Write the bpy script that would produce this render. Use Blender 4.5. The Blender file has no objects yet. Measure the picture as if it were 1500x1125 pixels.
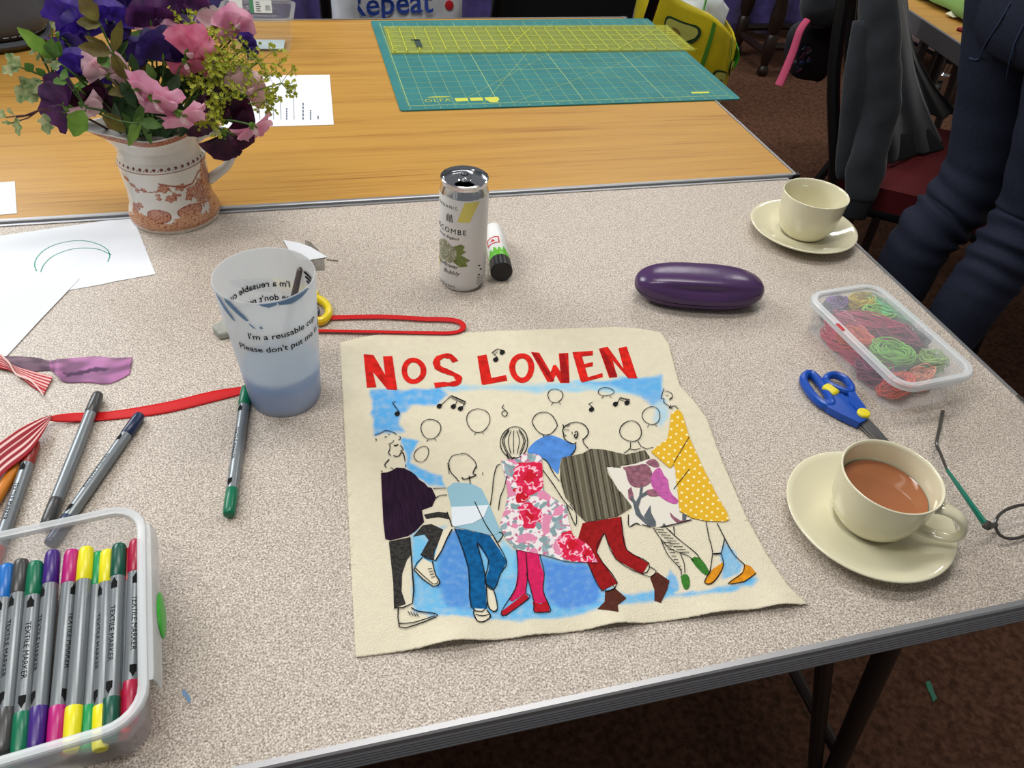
import bpy, bmesh, math, random
import numpy as np
from mathutils import Vector as V, Matrix, noise
random.seed(7)
PI = math.pi
sc = bpy.context.scene
COL = sc.collection
FLOOR = -0.72            # the table tops are z = 0

# ---------------------------------------------------------------- camera
CF, YAW, PIT, ROL, CH = 1106.06, .2960, .7301, .0853, .5062
_f = V((math.sin(YAW)*math.cos(PIT), math.cos(YAW)*math.cos(PIT), -math.sin(PIT)))
_r0 = V((math.cos(YAW), -math.sin(YAW), 0)); _u0 = _r0.cross(_f)
_r = math.cos(ROL)*_r0 + math.sin(ROL)*_u0
_u = -math.sin(ROL)*_r0 + math.cos(ROL)*_u0
CAM = V((0, 0, CH))
cd = bpy.data.cameras.new('camera'); cam = bpy.data.objects.new('camera', cd); COL.objects.link(cam)
cd.sensor_fit = 'HORIZONTAL'; cd.sensor_width = 36; cd.lens = 36*CF/1500; cd.clip_start = .02; cd.clip_end = 60
mw = Matrix.Identity(4)
for i in range(3):
    mw[i][0] = _r[i]; mw[i][1] = _u[i]; mw[i][2] = -_f[i]; mw[i][3] = CAM[i]
cam.matrix_world = mw
sc.camera = cam

# ---------------------------------------------------------------- light
sc.view_settings.view_transform = 'Standard'
sc.view_settings.look = 'None'
sc.view_settings.gamma = 1
sc.view_settings.use_curve_mapping = False
sc.view_settings.exposure = 0.0
w = bpy.data.worlds.new('room_light'); sc.world = w; w.use_nodes = True
w.node_tree.nodes['Background'].inputs[0].default_value = (.93, .96, 1, 1)
w.node_tree.nodes['Background'].inputs[1].default_value = .17
def area(name, loc, target, sx, sy, power, col=(1, 1, 1)):
    l = bpy.data.lights.new(name, 'AREA'); l.shape = 'RECTANGLE'; l.size = sx; l.size_y = sy
    l.energy = power; l.color = col
    o = bpy.data.objects.new(name, l); COL.objects.link(o); o.location = loc
    o.rotation_euler = (V(target)-V(loc)).to_track_quat('-Z', 'Y').to_euler()
    return o
area('window_light', (-1.7, 2.6, 1.75), (0, .8, 0), 1.6, 1.2, 58, (.95, .98, 1))
area('ceiling_lamp', (.45, 1.0, 1.95), (.45, 1.0, 0), 1.2, .3, 17, (1, .97, .92))
area('ceiling_lamp', (2.75, 2.5, 1.95), (2.75, 2.5, 0), 1.2, .3, 22, (1, .98, .95))
area('ceiling_lamp', (1.5, 3.3, 1.95), (1.5, 3.3, 0), 1.2, .3, 22, (1, .98, .95))
area('ceiling_lamp', (-.75, .25, 1.95), (-.75, .25, 0), 1.2, .3, 17, (1, .97, .92))

# ---------------------------------------------------------------- helpers
def ray(u, v):
    return _r*((u-750)/CF) - _u*((v-562.5)/CF) + _f
def P(u, v, z=0.0):                    # the point of height z seen at (u, v) in the photograph
    d = ray(u, v); return CAM + d*((z-CH)/d.z)
def A(u, v, Y):                        # the point of depth y = Y seen at (u, v)
    d = ray(u, v); return CAM + d*(Y/d.y)
def lin(c):
    return tuple((x/255/12.92 if x/255 <= .04045 else ((x/255+.055)/1.055)**2.4) for x in c)
MATS = {}
def M(name, col, rough=.5, metal=0.0, alpha=1.0, spec=.5, nz=None, bump=None, trans=0.0, emit=0, sheen=0, col2=None, stretch=None, coat=0):
    if name in MATS: return MATS[name]
    m = bpy.data.materials.new(name); m.use_nodes = True; MATS[name] = m
    nt = m.node_tree; N = nt.nodes; L = nt.links; b = N['Principled BSDF']
    c = (*lin(col), 1)
    b.inputs['Base Color'].default_value = c; b.inputs['Roughness'].default_value = rough
    b.inputs['Metallic'].default_value = metal; b.inputs['Alpha'].default_value = alpha
    b.inputs['Specular IOR Level'].default_value = spec
    b.inputs['Transmission Weight'].default_value = trans
    b.inputs['Coat Weight'].default_value = coat
    b.inputs['Sheen Weight'].default_value = sheen
    m.diffuse_color = c
    tc = None
    if nz or bump:
        tc = N.new('ShaderNodeTexCoord'); src = tc.outputs['Object']
        if stretch:
            mp = N.new('ShaderNodeMapping'); mp.inputs['Scale'].default_value = stretch
            L.new(src, mp.inputs['Vector']); src = mp.outputs['Vector']
    if nz:
        t = N.new('ShaderNodeTexNoise'); t.inputs['Scale'].default_value = nz[0]; t.inputs['Detail'].default_value = 4
        L.new(src, t.inputs['Vector'])
        r = N.new('ShaderNodeValToRGB'); k = nz[1]
        r.color_ramp.elements[0].position = .32; r.color_ramp.elements[1].position = .68
        lo = lin(col2) if col2 else tuple(x*(1-k) for x in c[:3]); hi = c[:3] if col2 else tuple(min(1, x*(1+k)) for x in c[:3])
        r.color_ramp.elements[0].color = (*lo, 1); r.color_ramp.elements[1].color = (*hi, 1)
        L.new(t.outputs['Fac'], r.inputs['Fac']); L.new(r.outputs['Color'], b.inputs['Base Color'])
    if bump:
        t = N.new('ShaderNodeTexNoise'); t.inputs['Scale'].default_value = bump[0]; t.inputs['Detail'].default_value = 3
        L.new(src, t.inputs['Vector'])
        bp = N.new('ShaderNodeBump'); bp.inputs['Strength'].default_value = bump[1]; bp.inputs['Distance'].default_value = .002
        L.new(t.outputs['Fac'], bp.inputs['Height']); L.new(bp.outputs['Normal'], b.inputs['Normal'])
    return m
def leafy(name, col, col2=None, k=.35, rough=.55, nzs=60, stretch=None):  # thin petals and leaves let light through
    if name in MATS: return MATS[name]
    m = M(name, col, rough=rough, nz=(nzs, k), col2=col2, stretch=stretch)
    nt = m.node_tree; N = nt.nodes; b = N['Principled BSDF']; out = N['Material Output']
    tr = N.new('ShaderNodeBsdfTranslucent'); mx = N.new('ShaderNodeMixShader'); mx.inputs[0].default_value = .3
    src = b.inputs['Base Color'].links[0].from_socket
    nt.links.new(src, tr.inputs[0]); nt.links.new(b.outputs[0], mx.inputs[1]); nt.links.new(tr.outputs[0], mx.inputs[2])
    nt.links.new(mx.outputs[0], out.inputs[0]); return m
def vcol_mat(name, rough=.9, bump=None, stretch=None):
    m = M(name, (200, 200, 200), rough=rough, bump=bump, stretch=stretch, spec=.2)
    nt = m.node_tree; a = nt.nodes.new('ShaderNodeVertexColor'); a.layer_name = 'dye'
    nt.links.new(a.outputs['Color'], nt.nodes['Principled BSDF'].inputs['Base Color']); return m

class MB:
    def __init__(s): s.v = []; s.f = []; s.m = []; s.cur = 0
    def add(s, vs, fs):
        o = len(s.v); s.v += [tuple(x) for x in vs]; s.f += [tuple(i+o for i in f) for f in fs]; s.m += [s.cur]*len(fs); return s
    def box(s, c, d, rot=None):
        x, y, z = [k/2 for k in d]; c = V(c)
        vs = [V((a, b, e)) for e in (-z, z) for b in (-y, y) for a in (-x, x)]
        if rot is not None: vs = [rot @ q for q in vs]
        return s.add([c+q for q in vs], [(0, 2, 3, 1), (4, 5, 7, 6), (0, 1, 5, 4), (2, 6, 7, 3), (0, 4, 6, 2), (1, 3, 7, 5)])
    def rings(s, R, closed=False, cap=True):
        n = len(R[0]); vs = [p for r in R for p in r]; fs = []
        K = len(R)
        for i in range(K if closed else K-1):
            for j in range(n):
                a = i*n+j; b = i*n+(j+1) % n; c = ((i+1) % K)*n+(j+1) % n; d = ((i+1) % K)*n+j
                fs.append((a, b, c, d))
        if cap and not closed:
            fs.append(tuple(range(n))[::-1]); fs.append(tuple((K-1)*n+j for j in range(n)))
        return s.add(vs, fs)
    def lathe(s, prof, n=40, c=(0, 0, 0), cap=False, arc=None):
        c = V(c)
        R = [[c+V((r*math.cos(2*PI*j/n), r*math.sin(2*PI*j/n), z)) for j in range(n)] for r, z in prof]
        return s.rings(R, cap=cap)
    def tube(s, pts, r, n=8, cap=True, closed=False, flat=1.0, up=None, sq=None):
        pts = [V(p) for p in pts]; K = len(pts); R = []
        rs = r if isinstance(r, (list, tuple)) else [r]*K
        nrm = None
        for i in range(K):
            if closed: t = pts[(i+1) % K]-pts[i-1]
            else: t = pts[min(i+1, K-1)]-pts[max(i-1, 0)]
            if t.length < 1e-9: t = V((0, 0, 1))
            t.normalize()
            if up is not None: nn = V(up)-t*t.dot(V(up))
            elif nrm is None:
                g = V((0, 0, 1)) if abs(t.z) < .9 else V((1, 0, 0)); nn = g-t*t.dot(g)
            else: nn = nrm-t*t.dot(nrm)
            nn.normalize(); nrm = nn; bn = t.cross(nn)
            R.append([pts[i]+nn*(rs[i]*flat*math.cos(2*PI*j/n))+bn*(rs[i]*math.sin(2*PI*j/n)) for j in range(n)])
        return s.rings(R, closed=closed, cap=cap)
    def prism(s, poly, z0, z1):
        n = len(poly)
        b = [(p[0], p[1], z0) for p in poly]; t = [(p[0], p[1], z1) for p in poly]
        ar = sum(poly[i][0]*poly[(i+1) % n][1]-poly[(i+1) % n][0]*poly[i][1] for i in range(n))
        if ar < 0: b.reverse(); t.reverse()
        fs = [tuple(range(n))[::-1], tuple(range(n, 2*n))]
        fs += [(i, (i+1) % n, n+(i+1) % n, n+i) for i in range(n)]
        return s.add(b+t, fs)
    def grid(s, fn, nu, nv, closeu=False):
        vs = [fn(i/nu, j/nv) for j in range(nv+1) for i in range(nu+(0 if closeu else 1))]
        W = nu if closeu else nu+1; fs = []
        for j in range(nv):
            for i in range(nu):
                a = j*W+i; b = j*W+(i+1) % W; fs.append((a, b, b+W, a+W))
        return s.add(vs, fs)
    def slab(s, fn, nu, nv, th=.001):          # a bent sheet with thickness
        top = [V(fn(i/nu, j/nv)) for j in range(nv+1) for i in range(nu+1)]; W = nu+1
        nr = []
        for j in range(nv+1):
            for i in range(nu+1):
                a = top[j*W+min(i+1, nu)]-top[j*W+max(i-1, 0)]; b = top[min(j+1, nv)*W+i]-top[max(j-1, 0)*W+i]
                q = a.cross(b); nr.append(q.normalized() if q.length > 1e-12 else V((0, 0, 1)))
        bot = [p-q*th for p, q in zip(top, nr)]; K = len(top); fs = []
        for j in range(nv):
            for i in range(nu):
                a = j*W+i; fs.append((a, a+1, a+W+1, a+W)); fs.append((K+a, K+a+W, K+a+W+1, K+a+1))
        ed = [i for i in range(nu)] + [j*W+nu for j in range(nv)] + [nv*W+i for i in range(nu, 0, -1)] + [j*W for j in range(nv, 0, -1)]
        for q in range(len(ed)):
            a, b = ed[q], ed[(q+1) % len(ed)]; fs.append((b, a, K+a, K+b))
        return s.add(top+bot, fs)
    def ico(s, c, r, sub=2, sc=(1, 1, 1), jit=0):
        bm = bmesh.new(); bmesh.ops.create_icosphere(bm, subdivisions=sub, radius=1)
        vs = []
        for q in bm.verts:
            k = 1+jit*noise.noise(q.co*2+V(c)*50); vs.append(V(c)+V((q.co.x*sc[0], q.co.y*sc[1], q.co.z*sc[2]))*r*k)
        fs = [tuple(x.index for x in f.verts) for f in bm.faces]; bm.free(); return s.add(vs, fs)
    def xform(s, mtx, start=0):
        s.v = s.v[:start]+[tuple(mtx @ V(q)) for q in s.v[start:]]; return s
    def build(s, name, mats, parent=None, smooth=True, sharp=35, loc=None, bevel=0, sub=0, world=False):
        me = bpy.data.meshes.new(name)
        vs = s.v
        if world and parent is not None:
            q = parent; off = V((0, 0, 0))
            while q is not None: off += q.location; q = q.parent
            vs = [tuple(V(p)-off) for p in vs]
        me.from_pydata(vs, [], s.f)
        for m in (mats if isinstance(mats, (list, tuple)) else [mats]): me.materials.append(m)
        if any(s.m): me.polygons.foreach_set('material_index', s.m)
        me.polygons.foreach_set('use_smooth', [smooth]*len(s.f))
        me.update()
        if smooth and sharp: me.set_sharp_from_angle(angle=math.radians(sharp))
        o = bpy.data.objects.new(name, me); COL.objects.link(o)
        if parent is not None: o.parent = parent
        if loc is not None: o.location = loc
        if bevel:
            bv = o.modifiers.new('bevel', 'BEVEL'); bv.width = bevel; bv.segments = 2; bv.limit_method = 'ANGLE'
        if sub:
            sb = o.modifiers.new('smooth', 'SUBSURF'); sb.levels = sub; sb.render_levels = sub
        return o
def tag(o, label, cat, group=None, kind=None):
    if label: o['label'] = label
    if cat: o['category'] = cat
    if group: o['group'] = group
    if kind: o['kind'] = kind
    return o
def thing(name, label, cat, loc=(0, 0, 0), rz=0, group=None):
    o = bpy.data.objects.new(name, None); o.empty_display_size = .02; COL.objects.link(o); o.location = loc; o.rotation_euler = (0, 0, rz)
    return tag(o, label, cat, group)
def dup(root, label, loc=None, rz=None, group=None):
    r = root.copy(); COL.objects.link(r)
    if label: r['label'] = label
    if group: r['group'] = group
    if loc is not None: r.location = loc
    if rz is not None: r.rotation_euler = (0, 0, rz)
    for ch in list(root.children):
        c = ch.copy(); COL.objects.link(c); c.parent = r
        for g in ch.children:
            d = g.copy(); COL.objects.link(d); d.parent = c
    return r
_tx = {}
def text2d(s, size=1.0, bold=0.0, shear=0.0, space=1.0):
    key = (s, bold, shear, space)
    if key not in _tx:
        cu = bpy.data.curves.new('t', 'FONT'); cu.body = s; cu.size = 1; cu.resolution_u = 3; cu.offset = bold; cu.shear = shear
        cu.space_character = space
        o = bpy.data.objects.new('t', cu); COL.objects.link(o)
        dg = bpy.context.evaluated_depsgraph_get(); me = bpy.data.meshes.new_from_object(o.evaluated_get(dg))
        _tx[key] = ([(q.co.x, q.co.y) for q in me.vertices], [tuple(p.vertices) for p in me.polygons])
        bpy.data.objects.remove(o); bpy.data.curves.remove(cu); bpy.data.meshes.remove(me)
    vs, fs = _tx[key]
    if not vs: return [], [], 0
    x0 = min(a for a, b in vs); x1 = max(a for a, b in vs)
    return [((a-x0)*size, b*size) for a, b in vs], fs, (x1-x0)*size
def smooth_path(pts, n=8, closed=False):        # Catmull-Rom through the points
    pts = [V(p) for p in pts]; K = len(pts); out = []
    for i in range(K if closed else K-1):
        if closed: a, b, c, d = pts[i-1], pts[i], pts[(i+1) % K], pts[(i+2) % K]
        else: a, b, c, d = pts[max(i-1, 0)], pts[i], pts[i+1], pts[min(i+2, K-1)]
        for k in range(n):
            t = k/n
            out.append(.5*((2*b)+(c-a)*t+(2*a-5*b+4*c-d)*t*t+(3*b-a-3*c+d)*t**3))
    if not closed: out.append(pts[-1])
    return out
def lerp(a, b, t): return a+(b-a)*t
def rrect(x0, y0, x1, y1, r, n=5):
    out = []
    for cx, cy, a0 in ((x1-r, y0+r, -90), (x1-r, y1-r, 0), (x0+r, y1-r, 90), (x0+r, y0+r, 180)):
        for k in range(n+1):
            a = math.radians(a0+90*k/n); out.append((cx+r*math.cos(a), cy+r*math.sin(a)))
    return out
ALU = M('aluminium', (176, 178, 180), rough=.28, metal=1.0)
CHROME = M('bright_metal', (205, 207, 210), rough=.12, metal=1.0)
BLACK = M('black_plastic', (14, 14, 15), rough=.4)
INK = M('black_ink', (18, 18, 20), rough=.8, spec=.2)
# ================================================================ the room
def structure(name, mb, m, **k):
    o = mb.build(name, m, **k); o['kind'] = 'structure'; return o
carpet = M('carpet', (86, 60, 47), rough=1, spec=.05, nz=(95, .42), bump=(420, .9))
structure('floor', MB().box((.6, 2.3, FLOOR-.05), (7.2, 7.0, .1)), carpet, smooth=False)
plaster = M('plaster', (196, 190, 178), rough=.9, nz=(3, .05))
structure('wall_back', MB().box((.6, 5.85, FLOOR+1.4), (7.2, .1, 2.8)), plaster, smooth=False)
structure('wall_right', MB().box((4.25, 2.3, FLOOR+1.4), (.1, 7.0, 2.8)), plaster, smooth=False)
skirt = M('painted_wood', (206, 202, 192), rough=.45)
structure('baseboard_back', MB().box((.55, 5.785, FLOOR+.07), (7.1, .03, .14)), skirt, smooth=False)
structure('baseboard_right', MB().box((4.185, 2.3, FLOOR+.07), (.03, 6.9, .14)), skirt, smooth=False)

# speckled laminate
def speckle():
    m = M('speckled_laminate', (190, 176, 165), rough=.42, spec=.35); nt = m.node_tree; N = nt.nodes; L = nt.links
    tc = N.new('ShaderNodeTexCoord')
    t = N.new('ShaderNodeTexNoise'); t.inputs['Scale'].default_value = 760; t.inputs['Detail'].default_value = 3; t.inputs['Roughness'].default_value = .6
    L.new(tc.outputs['Object'], t.inputs['Vector'])
    r = N.new('ShaderNodeValToRGB'); e = r.color_ramp.elements
    e[0].position = .34; e[0].color = (*lin((128, 114, 103)), 1); e[1].position = .66; e[1].color = (*lin((236, 228, 216)), 1)
    q = e.new(.46); q.color = (*lin((178, 166, 154)), 1); q = e.new(.54); q.color = (*lin((202, 190, 177)), 1)
    L.new(t.outputs['Fac'], r.inputs['Fac'])
    v = N.new('ShaderNodeTexNoise'); v.inputs['Scale'].default_value = 9; L.new(tc.outputs['Object'], v.inputs['Vector'])
    mx = N.new('ShaderNodeMixRGB'); mx.blend_type = 'MULTIPLY'; mx.inputs[0].default_value = .25
    r2 = N.new('ShaderNodeValToRGB'); r2.color_ramp.elements[0].color = (.82, .80, .80, 1); r2.color_ramp.elements[1].color = (1, 1, 1, 1)
    L.new(v.outputs['Fac'], r2.inputs['Fac']); L.new(r.outputs['Color'], mx.inputs[1]); L.new(r2.outputs['Color'], mx.inputs[2])
    L.new(mx.outputs[0], N['Principled BSDF'].inputs['Base Color']); return m
def oak(name, base, dark, sc_=1):
    m = M(name, base, rough=.4, spec=.35); nt = m.node_tree; N = nt.nodes; L = nt.links
    tc = N.new('ShaderNodeTexCoord')
    def layer(scale, stretch, det):
        mp = N.new('ShaderNodeMapping'); mp.inputs['Scale'].default_value = stretch
        t = N.new('ShaderNodeTexNoise'); t.inputs['Scale'].default_value = scale; t.inputs['Detail'].default_value = det; t.inputs['Distortion'].default_value = .6
        L.new(tc.outputs['Object'], mp.inputs['Vector']); L.new(mp.outputs['Vector'], t.inputs['Vector']); return t
    a = layer(5*sc_, (.45, 9, 1), 6); b = layer(40*sc_, (.15, 8, 1), 3)
    mx = N.new('ShaderNodeMixRGB'); mx.inputs[0].default_value = .5
    L.new(a.outputs['Fac'], mx.inputs[1]); L.new(b.outputs['Fac'], mx.inputs[2])
    r = N.new('ShaderNodeValToRGB'); e = r.color_ramp.elements
    e[0].position = .33; e[0].color = (*lin(dark), 1); e[1].position = .56; e[1].color = (*lin(base), 1)
    q = e.new(.45); q.color = (*lin(tuple(lerp(d, c, .72) for d, c in zip(dark, base))), 1)
    L.new(mx.outputs[0], r.inputs['Fac']); L.new(r.outputs['Color'], N['Principled BSDF'].inputs['Base Color']); return m
SPECK = speckle(); OAK = oak('oak_laminate', (193, 146, 69), (160, 110, 47))
STEEL = M('dark_steel', (70, 62, 58), rough=.4, metal=.6)
TRIM = M('ridged_aluminium', (168, 168, 170), rough=.42, metal=.75)

def edge_trim(x0, y0, x1, y1, root, lip=.0055, mat=TRIM):
    prof = [(-lip, .0004), (-lip, .0012), (-.0015, .0012), (0, .0002), (.0006, -.003)]
    for k in range(5):
        z = -.0045-k*.0042; prof += [(-.0002, z), (-.0002, z-.0012), (.0009, z-.0022), (.0009, z-.0036)]
    prof += [(.0004, -.0262), (-.004, -.0265)]
    for side in range(4):
        m = MB(); R = []
        for end in (0, 1):
            ring = []
            for d, z in prof:
                c = [(x0-d, y0-d), (x1+d, y0-d), (x1+d, y1+d), (x0-d, y1+d)]
                p = c[(side+end) % 4]; ring.append((p[0], p[1], z))
            R.append(ring)
        n = len(prof); m.add(R[0]+R[1], [(i, i+1, n+i+1, n+i)[::-1] for i in range(n-1)])
        m.build('edge_trim', mat, root, world=True, sharp=25)
def leg_frame(root, x, y0, y1, splay, z_top=-.03):
    xb = x+splay
    for y in (y0, y1):
        m = MB(); m.tube([(x, y, z_top), (xb, y, FLOOR+.012)], .0125, n=12); o = m.build('leg', STEEL, root, world=True)
        f = MB(); f.lathe([(0, 0), (.016, 0), (.016, .022), (.013, .026)], 12, (xb, y, FLOOR)); f.build('rubber_foot', BLACK, o, world=True)
        m = MB(); m.tube([(x+.09*(1 if splay > 0 else -1)*-1, y+.018, z_top), (xb-.02*(1 if splay > 0 else -1), y+.018, FLOOR+.05)], .010, n=10)
        m.build('brace', STEEL, root, world=True)
    m = MB(); m.tube([(lerp(x, xb, .75), y0, lerp(z_top, FLOOR, .75)), (lerp(x, xb, .75), y1, lerp(z_top, FLOOR, .75))], .009, n=10); m.build('crossbar', STEEL, root, world=True)
def folding_table(name, label, x0, y0, x1, y1, top_mat):
    root = thing(name, label, 'table', ((x0+x1)/2, (y0+y1)/2, FLOOR))
    MB().box(((x0+x1)/2, (y0+y1)/2, -.0125), (x1-x0-.003, y1-y0-.003, .025)).build('tabletop', top_mat, root, world=True, smooth=False)
    edge_trim(x0+.0012, y0+.0012, x1-.0012, y1-.0012, root)
    return root
TX0, TY0, TX1, TY1 = -1.12, .2136, .692, .9269
ta = folding_table('folding_table', 'speckled beige laminate folding table with ridged metal edge nearest the viewer', TX0, TY0, TX1, TY1, SPECK)
leg_frame(ta, .500, .30, TY1-.09, .148); leg_frame(ta, -.93, .30, TY1-.09, -.10)
tb = folding_table('folding_table', 'oak-effect laminate folding table with metal edge behind the speckled table', -1.10, .9312, .714, 1.705, OAK)
leg_frame(tb, .52, 1.02, 1.62, .148); leg_frame(tb, -.92, 1.02, 1.62, -.10)
for (cx, cy) in ((.714, .9312), (.714, 1.705)):
    m = MB(); s = -1 if cy < 1 else 1
    m.prism([(cx-.012, cy+s*.001), (cx+.001, cy+s*.001), (cx+.0025, cy+s*-.003+s*0), (cx+.0025, cy-s*.012), (cx-.004, cy-s*.004)], -.027, .0016)
    m.build('corner_cap', BLACK, tb, world=True, smooth=False, bevel=.0008)
# a smear of blue paint on the laminate
m = MB(); pts = [(266, 1013), (270, 1010), (274, 1014), (279, 1022), (280, 1029), (275, 1029), (272, 1022), (268, 1019)]
m.prism([P(*q) for q in pts], .0, .0003); m.build('paint_smear', M('blue_paint', (118, 150, 184), rough=.7), ta, world=True)['label'] = 'small dried smear of pale blue paint'
# ================================================================ the appliqué banner
def z6(*p): return [(480+x/3.947, 470+y/3.947) for x, y in p]
def z7(*p): return [(820+x/3.947, 470+y/3.947) for x, y in p]
def z8(*p): return [(500+x/3.947, 690+y/3.947) for x, y in p]
def z9(*p): return [(820+x/3.947, 690+y/3.947) for x, y in p]
def zF(*p): return [(540+x/10.714, 620+y/10.714) for x, y in p]
def zG(*p): return [(700+x/7.5, 600+y/7.5) for x, y in p]
def zH(*p): return [(880+x/7.5, 660+y/7.5) for x, y in p]
E0 = P(521, 964); E1 = P(1183, 887); Ed = (E1-E0); EL = Ed.length; Ed = Ed/EL; En = V((-Ed.y, Ed.x, 0))
def lift(p):
    q = p-E0; t = q.dot(Ed)/EL; d = max(0, q.dot(En))
    b = 0
    for c, wd, h in ((.2, .07, .0085), (.37, .05, .003), (.55, .05, .0065), (.79, .07, .0055), (.93, .05, .006)): b += h*math.exp(-((t-c)/wd)**2)
    return b*math.exp(-(d/.017)**1.3) + .0004*(1+noise.noise(V((p.x*22, p.y*22, 3))))
def Z(u, v, dz=0.0):
    p = P(u, v); p = V((p.x, p.y, 0)); p.z = .0008+lift(p)+dz; return p
ban = thing('cloth_banner', 'cream calico cloth with red lettering NOS LOWEN and a row of dancing figures', 'banner', tuple(P(840, 720)))

edgL = [(498, 503), (501, 560), (508, 700), (514, 830), (521, 964)]
edgR = [(968, 488), (980, 505), (989, 540), (996, 566), (1018, 590), (1036, 615), (1050, 655), (1068, 700), (1092, 755), (1124, 815), (1156, 862), (1183, 887)]
edgT = [(498, 503), (520, 497), (560, 490), (620, 489), (690, 488), (760, 485), (840, 482), (900, 480), (940, 483), (968, 488)]
def along(pts, t):
    pts = [P(*q) for q in pts]; ls = [(pts[i+1]-pts[i]).length for i in range(len(pts)-1)]; s = t*sum(ls)
    for i, l in enumerate(ls):
        if s <= l+1e-9: return pts[i].lerp(pts[i+1], s/l)
        s -= l
    return pts[-1]
NG = 250
sL = [along(edgL, i/NG) for i in range(NG+1)]; sR = [along(edgR, i/NG) for i in range(NG+1)]; sT = [along(edgT, i/NG) for i in range(NG+1)]
sB = [E0.lerp(E1, i/NG) for i in range(NG+1)]
def cloth_pt(a, b):
    i = round(a*NG); j = round(b*NG)
    p = sL[j]*(1-a)+sR[j]*a + sT[i]*(1-b)+sB[i]*b - (sT[0]*(1-a)*(1-b)+sT[NG]*a*(1-b)+sB[0]*(1-a)*b+sB[NG]*a*b)
    e = min(a, 1-a, b, 1-b)
    if e == 0:
        p = p+V((noise.noise(p*400), noise.noise(p*400+V((9, 9, 9))), 0))*.0007
    p = V((p.x, p.y, 0)); p.z = .0008+lift(p); return p
def img(p):
    d = V((p[0], p[1], 0))-CAM; k = d.dot(_f); return 750+CF*d.dot(_r)/k, 562.5-CF*d.dot(_u)/k
def inpoly(x, y, poly):
    r = False; n = len(poly); j = n-1
    for i in range(n):
        xi, yi = poly[i]; xj, yj = poly[j]
        if (yi > y) != (yj > y) and x < (xj-xi)*(y-yi)/(yj-yi)+xi: r = not r
        j = i
    return r
def inside_np(U, W, poly):
    r = np.zeros(U.shape, bool); n = len(poly); j = n-1
    for i in range(n):
        xi, yi = poly[i]; xj, yj = poly[j]
        if yi != yj: r ^= ((yi > W) != (yj > W)) & (U < (xj-xi)*(W-yi)/(yj-yi)+xi)
        j = i
    return r
def dist_np(U, W, poly):
    D = np.full(U.shape, 1e9); n = len(poly)
    for i in range(n):
        ax, ay = poly[i]; bx, by = poly[(i+1) % n]; dx, dy = bx-ax, by-ay; q = dx*dx+dy*dy+1e-9
        t = np.clip(((U-ax)*dx+(W-ay)*dy)/q, 0, 1); D = np.minimum(D, np.hypot(U-ax-t*dx, W-ay-t*dy))
    return D
def dye(o, cols):
    at = o.data.color_attributes.new('dye', 'FLOAT_COLOR', 'POINT')
    a = np.ones((len(cols), 4), np.float32); a[:, :3] = cols; at.data.foreach_set('color', a.ravel())
    o.data.color_attributes.active_color = at
def linnp(c):
    c = np.asarray(c, float)/255; return np.where(c <= .04045, c/12.92, ((c+.055)/1.055)**2.4)
mc = MB(); mc.slab(lambda a, b: cloth_pt(a, 1-b), NG, NG, .0005)
calico = vcol_mat('calico', bump=(900, .5))
co = mc.build('calico_ground', calico, ban, world=True, sharp=0)
pv = np.array(mc.v); uv = np.array([img(p) for p in pv]); UU, WW = uv[:, 0], uv[:, 1]
n1 = np.array([noise.fractal(V((a*.03, b*.05, 0)), 1, 2, 4) for a, b in uv]); n2 = np.array([noise.fractal(V((a*.09, b*.14, 7)), 1, 2, 3) for a, b in uv])
base = linnp((226, 217, 192))*(1+.045*n2[:, None]+.02*n1[:, None])
BLU = [  # polygon, colour, softness, strength
    ([(543, 573), (600, 573), (645, 567), (657, 580), (640, 594), (604, 597), (585, 606), (586, 622), (594, 634), (562, 636), (548, 642)], (92, 172, 232), 5, 1),
    ([(640, 567), (700, 565), (800, 563), (880, 558), (930, 553), (968, 552), (972, 575), (930, 580), (860, 572), (780, 576), (700, 572), (650, 575)], (150, 205, 232), 6, .95),
    ([(855, 562), (930, 554), (968, 552), (972, 590), (955, 597), (938, 582), (900, 568)], (92, 172, 232), 6, .9),
    ([(960, 590), (975, 585), (978, 610), (968, 630), (958, 620)], (165, 210, 232), 7, .8),
    ([(588, 643), (612, 648), (608, 655), (601, 680), (620, 690), (648, 698), (653, 714), (628, 714), (606, 696), (595, 684)], (96, 180, 238), 4, 1),
    ([(603, 785), (640, 800), (664, 780), (690, 790), (720, 800), (745, 805), (770, 812), (800, 815), (870, 830), (890, 855), (910, 872), (958, 865), (975, 850), (990, 868), (1003, 868), (1040, 865), (1075, 858), (1098, 848), (1109, 851), (1100, 862), (1040, 873), (970, 880), (905, 888), (850, 902), (760, 913), (700, 905), (640, 905), (606, 898)], (112, 186, 232), 5, 1),
    ([(645, 785), (672, 775), (686, 830), (690, 895), (655, 890), (640, 860)], (80, 140, 215), 8, .9),
    ([(795, 820), (860, 830), (880, 860), (878, 885), (830, 895), (800, 880)], (84, 140, 220), 8, .95),
    ([(605, 780), (640, 772), (655, 770), (630, 830), (605, 840)], (120, 195, 235), 6, .9),
    ([(1060, 792), (1072, 806), (1088, 830), (1078, 842), (1058, 850), (1055, 820)], (112, 186, 232), 4, .9),
    ([(980, 832), (990, 845), (996, 868), (982, 872), (974, 860)], (100, 178, 232), 4, .9),
    ([(735, 790), (755, 810), (752, 845), (735, 850), (728, 830)], (140, 205, 235), 5, .8),
]
cols = base.copy()
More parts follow.
